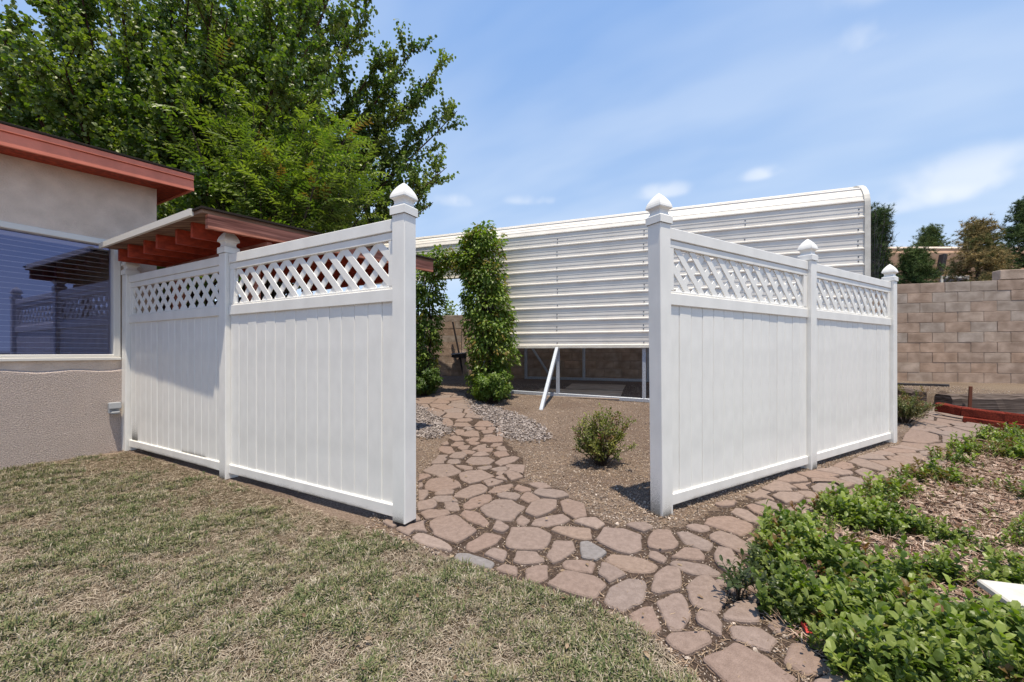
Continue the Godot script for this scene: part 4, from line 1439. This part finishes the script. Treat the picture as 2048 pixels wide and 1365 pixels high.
# ------------------------------------------------------------------ lawn
func blades_mesh(n: int, h: float, lay: float) -> ArrayMesh:
	var st := begin()
	for i in n:
		var an := rnd(0, TAU)
		var d := Vector3(cos(an), 0, sin(an))
		var s := Vector3(-d.z, 0, d.x) * rnd(0.0015, 0.0029)
		var hh := h * rnd(0.5, 1.15)
		var out := hh * rnd(0.15, 0.8) * lay
		var b := d * rnd(0, 0.016)
		var m := b + d * out * 0.4 + Vector3(0, hh * 0.6, 0)
		var t := b + d * out * 1.3 + Vector3(0, hh * (1.0 - 0.35 * lay), 0)
		quad(st, b - s, b + s, m + s * 0.85, m - s * 0.85, d + Vector3(0, 0.4, 0))
		tri(st, m - s * 0.85, m + s * 0.85, t, d + Vector3(0, 0.6, 0))
	return st.commit()

func in_view(x: float, Z: float) -> bool:
	return Z > 1.15 and absf(x) < 1.42 * Z + 0.1

func make_lawn() -> void:
	rng.seed = 601
	var lawn := poly(LAWN)
	var n := FastNoiseLite.new()
	n.seed = 77
	n.frequency = 1.5
	n.fractal_octaves = 3
	var fence_a := Vector2(-4.12, 4.31)
	var fence_b := Vector2(-0.655, 2.43)
	var o := thing("lawn", "patchy half-dry lawn in front of the left fence", "lawn")
	tag(o, "", "", "", "stuff")
	var meshes := [blades_mesh(6, 0.034, 0.9), blades_mesh(5, 0.045, 0.6), blades_mesh(6, 0.026, 1.2), blades_mesh(6, 0.037, 1.0)]
	var xf := [[], [], [], []]
	var cols := [[], [], [], []]
	var tx := []
	var tc := []
	for i in 190000:
		var Z := 1.15 + 3.6 * pow(rng.randf(), 1.15)
		var x := rnd(-1.42, 0.7) * Z
		var p := Vector2(x, Z)
		if not Geometry2D.is_point_in_polygon(p, lawn): continue
		var v := n.get_noise_2d(x, Z)
		var v2 := n.get_noise_2d(x * 3.0 + 40.0, Z * 3.0)
		var df := p.distance_to(Geometry2D.get_closest_point_to_segment(p, fence_a, fence_b))
		var bare := sm(0.55, 0.08, df)
		var w := clampf(0.60 + v * 0.95 + v2 * 0.9 - bare * 0.85, 0.03, 1.0)
		if rng.randf() < w:
			var k := rng.randi() % 4
			xf[k].append(Transform3D(Basis(Vector3.UP, rnd(0, TAU)).scaled(Vector3(1, rnd(0.7, 1.25), 1) * rnd(0.75, 1.1) * (0.75 + 0.5 * w)), on_ground(x, Z, -0.002)))
			var g := rng.randf() + v * 0.35 + v2 * 0.25 + 0.02
			var c := mixed(Color(0.075, 0.105, 0.040), Color(0.20, 0.215, 0.10))
			if g < 0.52: c = mixed(Color(0.46, 0.40, 0.31), Color(0.20, 0.155, 0.105))
			elif g < 0.70: c = mixed(Color(0.21, 0.20, 0.10), Color(0.30, 0.26, 0.15))
			cols[k].append(c)
		elif rng.randf() < 0.8:
			tx.append(Transform3D(along(Vector3(rnd(-1, 1), rnd(-0.1, 0.25), rnd(-1, 1)), rnd(-0.5, 0.5)).scaled(Vector3.ONE * rnd(0.3, 0.75)), on_ground(x, Z, rnd(0.003, 0.012))))
			tc.append(mixed(Color(0.50, 0.42, 0.32), Color(0.20, 0.15, 0.11)))
	for k in 4: scatter("grass", meshes[k], M.grass_blade, o, xf[k], cols[k])
	scatter("thatch", straw_mesh(), M.dry_bits, o, tx, tc)

func straw_mesh() -> ArrayMesh:
	if made.has("straw"): return made.straw
	var st := begin()
	var p := [Vector3(0, 0, -0.025), Vector3(0.002, 0.004, 0), Vector3(-0.002, 0.001, 0.027)]
	for i in 2:
		var s := Vector3(0.0014, 0, 0)
		quad(st, p[i] - s, p[i] + s, p[i + 1] + s, p[i + 1] - s, Vector3.UP)
	made.straw = st.commit()
	return made.straw

func pebble_mesh(seed_: int) -> ArrayMesh:
	var r := RandomNumberGenerator.new()
	r.seed = seed_
	var st := begin()
	var top := Vector3(0, 0.5, 0)
	var bot := Vector3(0, -0.3, 0)
	var ring := []
	for i in 6: ring.append(Vector3(cos(i * TAU / 6), r.randf_range(-0.1, 0.15), sin(i * TAU / 6)) * r.randf_range(0.75, 1.1))
	for i in 6:
		tri(st, top, ring[i], ring[(i + 1) % 6], ring[i] + top)
		tri(st, bot, ring[i], ring[(i + 1) % 6], ring[i] + bot)
	return st.commit()

func chip_mesh() -> ArrayMesh:
	return bevel_box(Vector3(0.012, 0.004, 0.04), 0.0012)

# ------------------------------------------------------------------ ground cover bed
func make_ground_cover() -> void:
	rng.seed = 701
	var bed := poly(BED)
	var n := FastNoiseLite.new()
	n.seed = 5
	n.frequency = 1.1
	n.fractal_octaves = 2
	var o := thing("ground_cover", "low leafy ground cover spreading over the bed, lower right", "ground cover")
	tag(o, "", "", "", "stuff")
	var sprigs := [sprig_mesh(10, 0.12, 0.037, 0.021, 0.9), sprig_mesh(9, 0.09, 0.035, 0.021, 0.7), sprig_mesh(12, 0.16, 0.036, 0.019, 1.0), sprig_mesh(10, 0.10, 0.040, 0.023, 0.6)]
	var xf := [[], [], [], []]
	var cols := [[], [], [], []]
	var sx := []
	var sc := []
	var lx := []
	var lc := []
	var bare := [[1.90, 2.12, 0.30], [2.22, 2.06, 0.30], [1.93, 1.66, 0.22], [2.7, 2.45, 0.42], [3.3, 2.95, 0.4], [3.9, 3.4, 0.5], [2.65, 1.95, 0.3], [3.2, 2.4, 0.36], [4.6, 3.6, 0.5], [2.05, 1.55, 0.14]]
	for i in 46000:
		var Z := 1.05 + 3.9 * rng.randf()
		var x := rnd(0.4, 1.75) * Z
		var p := Vector2(x, Z)
		if not Geometry2D.is_point_in_polygon(p, bed): continue
		var w := 1.0
		for b in bare: w = minf(w, sm(b[2] * 0.45, b[2] * 1.15, p.distance_to(Vector2(b[0], b[1]))))
		var v := n.get_noise_2d(x * 2.0, Z * 2.0)
		var far := sm(2.2, 3.2, Z)
		w = clampf(w * (1.0 + v * 2.0) - far * (0.22 - v), 0.02, 1.0)
		if rng.randf() < w * lerpf(0.66, 0.42, far):
			var k := rng.randi() % 4
			var lean := Basis.from_euler(Vector3(rnd(-0.4, 0.4), rnd(0, TAU), rnd(-0.4, 0.4)))
			var tall := rnd(0.55, 1.15) * clampf(0.35 + w * 0.7, 0.45, 1.05)
			xf[k].append(Transform3D(lean.scaled(Vector3.ONE * tall), on_ground(x, Z, -0.01)))
			var c := mixed(Color(0.085, 0.140, 0.025), Color(0.33, 0.39, 0.095))
			if rng.randf() < 0.05 + 0.2 * far: c = mixed(Color(0.17, 0.17, 0.05), Color(0.22, 0.10, 0.045))
			cols[k].append(c)
		elif rng.randf() < 0.55:
			lx.append(Transform3D(along(Vector3(rnd(-1, 1), rnd(-0.3, 0.4), rnd(-1, 1)), rnd(-1, 1)).scaled(Vector3(rnd(0.8, 2.0), 1, rnd(0.7, 2.0))), on_ground(x, Z, rnd(0.004, 0.03))))
			lc.append(mixed(Color(0.54, 0.43, 0.35), Color(0.24, 0.14, 0.10)))
			if rng.randf() < 0.07:
				sx.append(Transform3D(Basis.from_euler(Vector3(rnd(-0.8, 0.8), rnd(0, TAU), rnd(-0.8, 0.8))).scaled(Vector3.ONE * rnd(0.4, 0.9)), on_ground(x, Z)))
				sc.append(mixed(Color(0.42, 0.31, 0.22), Color(0.20, 0.10, 0.07)))
	for k in 4: scatter("leaves", sprigs[k], M.leaf, o, xf[k], cols[k])
	scatter("dead_leaves", straw_mesh(), M.dry_bits, o, lx, lc)
	scatter("dead_leaves", leaf_mesh(0.035, 0.018), M.dry_bits, o, lx.slice(0, int(lx.size() * 0.3)), lc.slice(100))
	var st := begin()
	for i in 3:
		var e := Vector3(rnd(-0.05, 0.05), rnd(0.12, 0.2), rnd(-0.05, 0.05))
		limb(st, Vector3.ZERO, Vector3(e.x * 0.3, e.y * 0.6, e.z), e, 0.0022, 0.001, 4, 3)
	scatter("dry_stems", st.commit(), M.dry_bits, o, sx, sc)

# ------------------------------------------------------------------ litter and chips on the soil
func make_litter() -> void:
	rng.seed = 801
	var path := poly(PATH)
	var lawn := poly(LAWN)
	var bed := poly(BED)
	for c in [["CHIPS_RIGHT", CHIPS_RIGHT, "grey wood chips heaped along the right of the path"], ["CHIPS_LEFT", CHIPS_LEFT, "grey wood chips left of the path, by the gate post"]]:
		var pl := poly(c[1])
		var lo := Vector2(99, 99)
		var hi := -lo
		for v in pl:
			lo = lo.min(v)
			hi = hi.max(v)
		var xf := []
		var cols := []
		for i in 9000:
			var p := Vector2(rnd(lo.x - 0.1, hi.x + 0.1), rnd(lo.y - 0.1, hi.y + 0.1))
			if not Geometry2D.is_point_in_polygon(p + Vector2(rnd(-1, 1), rnd(-1, 1)) * 0.09, pl): continue
			xf.append(Transform3D(along(Vector3(rnd(-1, 1), rnd(-0.5, 0.5), rnd(-1, 1)), rnd(-0.7, 0.7)).scaled(Vector3(rnd(0.6, 1.9), rnd(0.6, 1.5), rnd(0.5, 1.3))), on_ground(p.x, p.y, rnd(0.004, 0.028))))
			cols.append(mixed(Color(0.42, 0.37, 0.35), Color(0.20, 0.165, 0.15)))
		var o := scatter("wood_chips", chip_mesh(), M.dry_bits, self, xf, cols)
		tag(o, c[2], "wood chips")
	var px := [[], []]
	var pc := [[], []]
	var tx := []
	var tc := []
	for i in 320000:
		var Z := 1.2 + 7.6 * pow(rng.randf(), 1.5)
		var x := rnd(-1.3, 1.42) * Z
		if x < -0.9 and Z < 4.2 or x > 8.0: continue
		var p := Vector2(x, Z)
		if Geometry2D.is_point_in_polygon(p, lawn) or Geometry2D.is_point_in_polygon(p, bed): continue
		var on_path := Geometry2D.is_point_in_polygon(p, path)
		if on_path and rng.randf() < 0.72: continue
		if rng.randf() < 0.62:
			var k := rng.randi() % 2
			var s := rnd(0.0025, 0.0075) * (0.75 if on_path else 1.0)
			if rng.randf() < 0.04: s *= 1.8
			px[k].append(Transform3D(Basis.from_euler(Vector3(rnd(0, TAU), rnd(0, TAU), 0)).scaled(Vector3.ONE * s), on_ground(x, Z, 0.005 + s * 0.3)))
			pc[k].append(mixed(Color(0.55, 0.46, 0.39), Color(0.19, 0.145, 0.115), 0.2))
		else:
			tx.append(Transform3D(along(Vector3(rnd(-1, 1), rnd(-0.15, 0.25), rnd(-1, 1)), rnd(-0.6, 0.6)).scaled(Vector3(1.2, 1, 1) * rnd(0.3, 0.8)), on_ground(x, Z, rnd(0.007, 0.014))))
			tc.append(mixed(Color(0.42, 0.31, 0.21), Color(0.2, 0.13, 0.09)))
	var fx := []
	var fc := []
	for i in 420:
		var Z := 1.2 + 6.5 * pow(rng.randf(), 1.4)
		var x := rnd(-1.3, 1.42) * Z
		if x < -0.9 and rng.randf() < 0.75 or x < -0.9 and Z > 3.0 and Z < 4.4 or x > 7.5 or Z > 6.0 and x > 6.0: continue
		fx.append(Transform3D(along(Vector3(rnd(-1, 1), rnd(-0.3, 0.3), rnd(-1, 1)), rnd(-0.8, 0.8)).scaled(Vector3.ONE * rnd(0.5, 1.2)), on_ground(x, Z, rnd(0.022, 0.035))))
		fc.append(mixed(Color(0.33, 0.25, 0.17), Color(0.15, 0.095, 0.06)))
	var g := thing("gravel", "fine gravel and dry litter strewn over the bare soil", "gravel")
	tag(g, "", "", "", "stuff")
	for k in 2: scatter("pebbles", pebble_mesh(41 + k), M.dry_bits, g, px[k], pc[k])
	scatter("fallen_leaves", leaf_mesh(0.024, 0.013, 0.5, -0.1), M.dry_bits, g, fx, fc)
	scatter("dry_litter", straw_mesh(), M.dry_bits, g, tx, tc)

# ------------------------------------------------------------------ shrubs
func shrub(called: String, label: String, at: Vector3, r: float, h: float, stems: int, sprigs: Array, a: Color, b: Color, seed_: int, brown := 0.0) -> void:
	rng.seed = seed_
	var o := thing(called, label, "shrub", at)
	var st := begin()
	var xf := []
	var cols := []
	for i in stems:
		var an := rnd(0, TAU)
		var rr := r * sqrt(rng.randf())
		var e := Vector3(cos(an) * rr, h * rnd(0.3, 1.0) * (1.0 - 0.12 * rr / r), sin(an) * rr)
		var m := Vector3(e.x * 0.35, e.y * 0.5, e.z * 0.35)
		limb(st, Vector3(e.x * 0.1, -0.02, e.z * 0.1), m, e, 0.005, 0.0015, 4, 3)
		for j in sprigs[1]:
			var u := rnd(0.35, 1.0)
			var d := ((e - m).normalized() + Vector3(rnd(-1, 1), rnd(-0.2, 0.8), rnd(-1, 1)) * 0.9).normalized()
			xf.append(Transform3D(Basis(Quaternion(Vector3.UP, d)) * Basis(Vector3.UP, rnd(0, TAU)).scaled(Vector3.ONE * rnd(0.7, 1.2)), bez(Vector3(e.x * 0.1, 0, e.z * 0.1), m, e, u)))
			var c := mixed(a, b)
			if rng.randf() < brown: c = mixed(Color(0.24, 0.15, 0.06), Color(0.2, 0.09, 0.05))
			cols.append(c)
	part("stems", st.commit(), M.bark, o)
	scatter("foliage", sprigs[0], M.leaf, o, xf, cols)

func make_shrubs() -> void:
	rng.seed = 900
	var narrow := sprig_mesh(9, 0.09, 0.036, 0.012, 0.7)
	var round_ := sprig_mesh(9, 0.10, 0.06, 0.026, 0.5, 0.2)
	shrub("small_shrub", "sparse yellow-green bush alone on the bare soil behind the gap", on_ground(0.83, 3.72), 0.28, 0.50, 60, [narrow, 6], Color(0.12, 0.155, 0.035), Color(0.29, 0.29, 0.075), 901, 0.12)
	shrub("leafy_shrub", "bright green rounded bush at the foot of the vine column", on_ground(-0.33, 6.72), 0.30, 0.52, 46, [round_, 9], Color(0.11, 0.19, 0.03), Color(0.22, 0.31, 0.06), 902)
	shrub("leafy_shrub", "low dark bush at the foot of the arch's left side", on_ground(-1.62, 7.35), 0.28, 0.5, 36, [round_, 9], Color(0.06, 0.12, 0.02), Color(0.13, 0.2, 0.04), 903)
	shrub("small_shrub", "straggly half-dry bush behind the farthest fence post", on_ground(5.4, 5.5), 0.36, 0.5, 50, [narrow, 8], Color(0.10, 0.14, 0.04), Color(0.24, 0.21, 0.08), 904, 0.3)
	var sd := [[0.96, 1.70, "dark little seedling growing in the joints among loose stones"], [1.13, 1.82, "small dark seedling nearest the edge of the ground cover"], [1.12, 1.53, "short yellow-green sprig at the left rim of the ground cover"]]
	for i in 3:
		var q: Array = sd[i]
		shrub("seedling", q[2], on_ground(q[0], q[1]), 0.05, 0.12, 6, [narrow, 3], Color(0.05, 0.075, 0.03), Color(0.12, 0.15, 0.05) if i < 2 else Color(0.22, 0.27, 0.06), 905 + i)
	# dark soil mounded round the bush and weeds by the fence foot are left to the ground

# ------------------------------------------------------------------ small things
func make_small_things() -> void:
	rng.seed = 1001
	var flat := Basis(Vector3.UP, -PI / 2)  # beams are modelled along x
	# railway timbers that hold the raised bed
	for t in [[Vector3(6.62, 0.07, -6.14), Vector3(9.4, 0.09, -6.02), 0.26, 0.37, "heavy weathered timber lying across the front of the raised bed"], [Vector3(6.50, 0.13, -6.38), Vector3(7.05, 0.19, -7.9), 0.2, 0.30, "dark timber running back from the corner of the raised bed"]]:
		var o := thing("timber", t[4], "timber", (t[0] + t[1]) / 2 + Vector3(0, 0.15, 0), along(t[1] - t[0]) * flat, "timbers round the raised bed")
		part("timber_body", timber_mesh(t[0].distance_to(t[1]), t[2], t[3]), M.old_timber, o)
	var pl := thing("plank", "thin dark plank lying on the sand behind the timber", "plank", on_ground(7.5, 7.35, 0.02), along(Vector3(1.0, 0.0, 0.5)) * flat)
	part("plank_body", timber_mesh(0.75, 0.10, 0.05), M.dark_metal, pl)
	var stake := thing("stake", "rusty flat iron stake driven in before the timber", "stake", on_ground(6.78, 5.92))
	part("stake_body", bevel_box(Vector3(0.05, 0.62, 0.016), 0.003), M.rust, stake, Vector3(0, 0.12, 0), Basis(Vector3(0, 0, 1), -0.04))
	# curved red edging
	var e := thing("garden_edging", "curved red concrete garden edging beside the paved walk", "edging", on_ground(6.35, 5.7))
	var pts := []
	for i in 5:
		var u := i / 4.0
		var q := bez(Vector3(6.27, 0, 5.88), Vector3(6.22, 0, 5.35), Vector3(7.4, 0, 4.55), u)
		pts.append(on_ground(q.x, q.z) - e.position)
	for row in 2:
		for i in 4:
			var a: Vector3 = pts[i]
			var b: Vector3 = pts[i + 1]
			var d := (b - a).normalized()
			var side := d.cross(Vector3.UP) * (0.055 if row == 0 else 0.0)
			if row == 0 and (i < 1): continue
			var m := timber_mesh(a.distance_to(b) * (1.03 if row else 0.97), 0.105, 0.13 if row else 0.09)
			part("edging_block", m, M.red_concrete, e, (a + b) / 2 + Vector3(0, 0.135 if row else 0.03, 0) + side + Vector3(rnd(-0.006, 0.006), 0, rnd(-0.006, 0.006)), along(d) * flat)
	# plywood under the carport
	var q1 := Basis(Vector3(0.939, 0, 0.344), Vector3.UP, Vector3(-0.344, 0, 0.939))
	var p1 := thing("plywood_sheet", "pale plywood sheet flat on the ground, farther under the carport", "plywood", on_ground(1.75, 8.35, 0.015), q1 * Basis(Vector3.RIGHT, 0.07), "plywood under the carport")
	part("sheet", bevel_box(Vector3(1.15, 0.02, 0.7), 0.003), M.plywood, p1)
	var p2 := thing("plywood_sheet", "larger greyer board flat on the ground just inside the carport", "plywood", on_ground(1.2, 7.6, 0.012), q1 * Basis(Vector3.RIGHT, 0.075), "plywood under the carport")
	part("sheet", bevel_box(Vector3(1.7, 0.018, 0.8), 0.003), M.plywood, p2)
	# metal by the low wall
	var rod := thing("metal_bar", "dark metal bar leaning on the low wall behind the arch", "metal bar", Vector3(-1.74, 0.36, -11.72))
	part("bar", bevel_box(Vector3(0.05, 1.6, 0.03), 0.004), M.dark_metal, rod, Vector3(0.16, 0.8, 0), Basis(Vector3(0, 0, 1), 0.2))
	var br := part("bracket", bevel_box(Vector3(0.44, 0.03, 0.3), 0.004), M.galvanised, rod, Vector3(0.20, 0.66, 0.05), Basis(Vector3(0, 0, 1), 0.1))
	part("bracket_side", bevel_box(Vector3(0.42, 0.12, 0.012), 0.003), M.dark_metal, br, Vector3(0, -0.07, 0.14), Basis(Vector3(0, 0, 1), -0.18))
	# dead branches by the timbers
	for k in [[5.75, 6.15, 0.5, "crooked dead branch lying left of the red edging, beside the bush"], [6.05, 6.6, -0.3, "dark dead branch lying before the corner of the timbers"]]:
		var db := thing("dead_branch", k[3], "branch", on_ground(k[0], k[1], 0.03), Basis(Vector3.UP, k[2]), "dead branches")
		var ds := begin()
		limb(ds, Vector3(-0.45, 0, 0), Vector3(0, 0.09, 0.05), Vector3(0.5, 0.02, 0), 0.03, 0.012, 7, 6)
		for j in 6:
			var p := Vector3(rnd(-0.3, 0.4), 0.04, 0)
			limb(ds, p, p + Vector3(0.08, 0.06, rnd(-0.1, 0.1)), p + Vector3(rnd(0.1, 0.3), rnd(0.0, 0.16), rnd(-0.25, 0.25)), 0.012, 0.004, 3, 4)
		part("branch_body", ds.commit(), M.old_timber, db)
	# half-hidden white board in the bed
	var wb := thing("white_board", "white painted board half hidden in the ground cover at right", "board", on_ground(2.24, 1.52, 0.085), along(Vector3(1.0, -0.02, 0.24)) * Basis(Vector3(0, 0, 1), 0.08))
	part("board_body", bevel_box(Vector3(0.15, 0.03, 0.66), 0.006), M.white_board, wb)
	# fallen petals
	var pt := [[1.075, 1.46, "pink-red petal on the paving just outside the ground cover"], [1.19, 1.535, "coral petal caught under the rim of the ground cover"], [1.255, 1.30, "long pink petal on dead leaves at the lower edge of the bed"]]
	for p in pt:
		var o := thing("fallen_petal", p[2], "petal", on_ground(p[0], p[1], 0.03), Basis.from_euler(Vector3(0.2, rnd(0, TAU), 0.3)), "fallen petals")
		var st := begin()
		for k in 3: one_leaf(st, Transform3D(along(Vector3(sin(k * 0.6 - 0.6), 0.35, cos(k * 0.6 - 0.6)), k * 0.3), Vector3(0, 0, 0)), 0.046, 0.030, 0.5, -0.2)
		part("petal_body", st.commit(), M.petal if M.has("petal") else mat("petal", lin(0.48, 0.06, 0.055), 0.6, 0.3), o)
	# loose stones by the path
	var loose := [[0.985, 1.745, 0.034, "pinkish loose stone nearest the seedling"], [1.035, 1.69, 0.030, "yellowish striped loose stone below the seedling"], [0.945, 1.80, 0.028, "tan loose stone at the top of the loose heap"], [1.085, 1.76, 0.026, "grey loose stone between the two seedlings"], [1.04, 1.64, 0.018, "smallest loose stone, lowest in the heap"], [1.12, 1.69, 0.024, "flat loose stone touching the ground cover"], [1.16, 1.76, 0.028, "brown loose stone farthest right in the heap"]]
	for i in loose.size():
		var l: Array = loose[i]
		var o := thing("loose_stone", l[3], "stone", on_ground(l[0], l[1], l[2] * 0.35), Basis(Vector3.UP, rnd(0, TAU)).scaled(Vector3(1.2, 0.7, 0.85) * l[2]), "loose stones by the path")
		part("stone_body", pebble_round(50 + i), M["stone_%d" % [0, 6, 2, 5, 3, 7, 1][i]], o)

func pebble_round(seed_: int) -> ArrayMesh:
	var n := FastNoiseLite.new()
	n.seed = seed_
	n.frequency = 0.7
	var st := begin()
	var rows := []
	for j in 7:
		var row := []
		for i in 10:
			var d := Vector3(sin(PI * j / 6) * cos(TAU * i / 10), cos(PI * j / 6), sin(PI * j / 6) * sin(TAU * i / 10))
			row.append(d * (1.0 + 0.3 * n.get_noise_3dv(d)))
		rows.append(row)
	for j in 6:
		for i in 10:
			var k := (i + 1) % 10
			quad(st, rows[j][i], rows[j][k], rows[j + 1][k], rows[j + 1][i], rows[j][i] + rows[j + 1][i])
	return st.commit()

func timber_mesh(length: float, w: float, h: float) -> ArrayMesh:
	# an uneven, worn beam along x
	var st := begin()
	var n := maxi(4, int(length / 0.12))
	var rows := []
	for i in n + 1:
		var z := (float(i) / n - 0.5) * length
		var row := []
		for c in [[-1, -0.8], [-0.8, -1], [0.8, -1], [1, -0.8], [1, 0.72], [0.74, 1], [-0.74, 1], [-1, 0.72]]:
			row.append(Vector3(z, c[1] * h / 2 + rnd(-0.04, 0.04) * h, -(c[0] * w / 2 + rnd(-0.05, 0.05) * w)))
		rows.append(row)
	for i in n:
		for k in 8:
			var k2 := (k + 1) % 8
			var o: Vector3 = rows[i][k] + rows[i][k2]
			quad(st, rows[i][k], rows[i][k2], rows[i + 1][k2], rows[i + 1][k], Vector3(0, o.y, o.z))
	for e in [0, n]:
		for k in range(1, 7): tri(st, rows[e][0], rows[e][k], rows[e][k + 1], Vector3(-1 if e == 0 else 1, 0, 0))
	return st.commit()
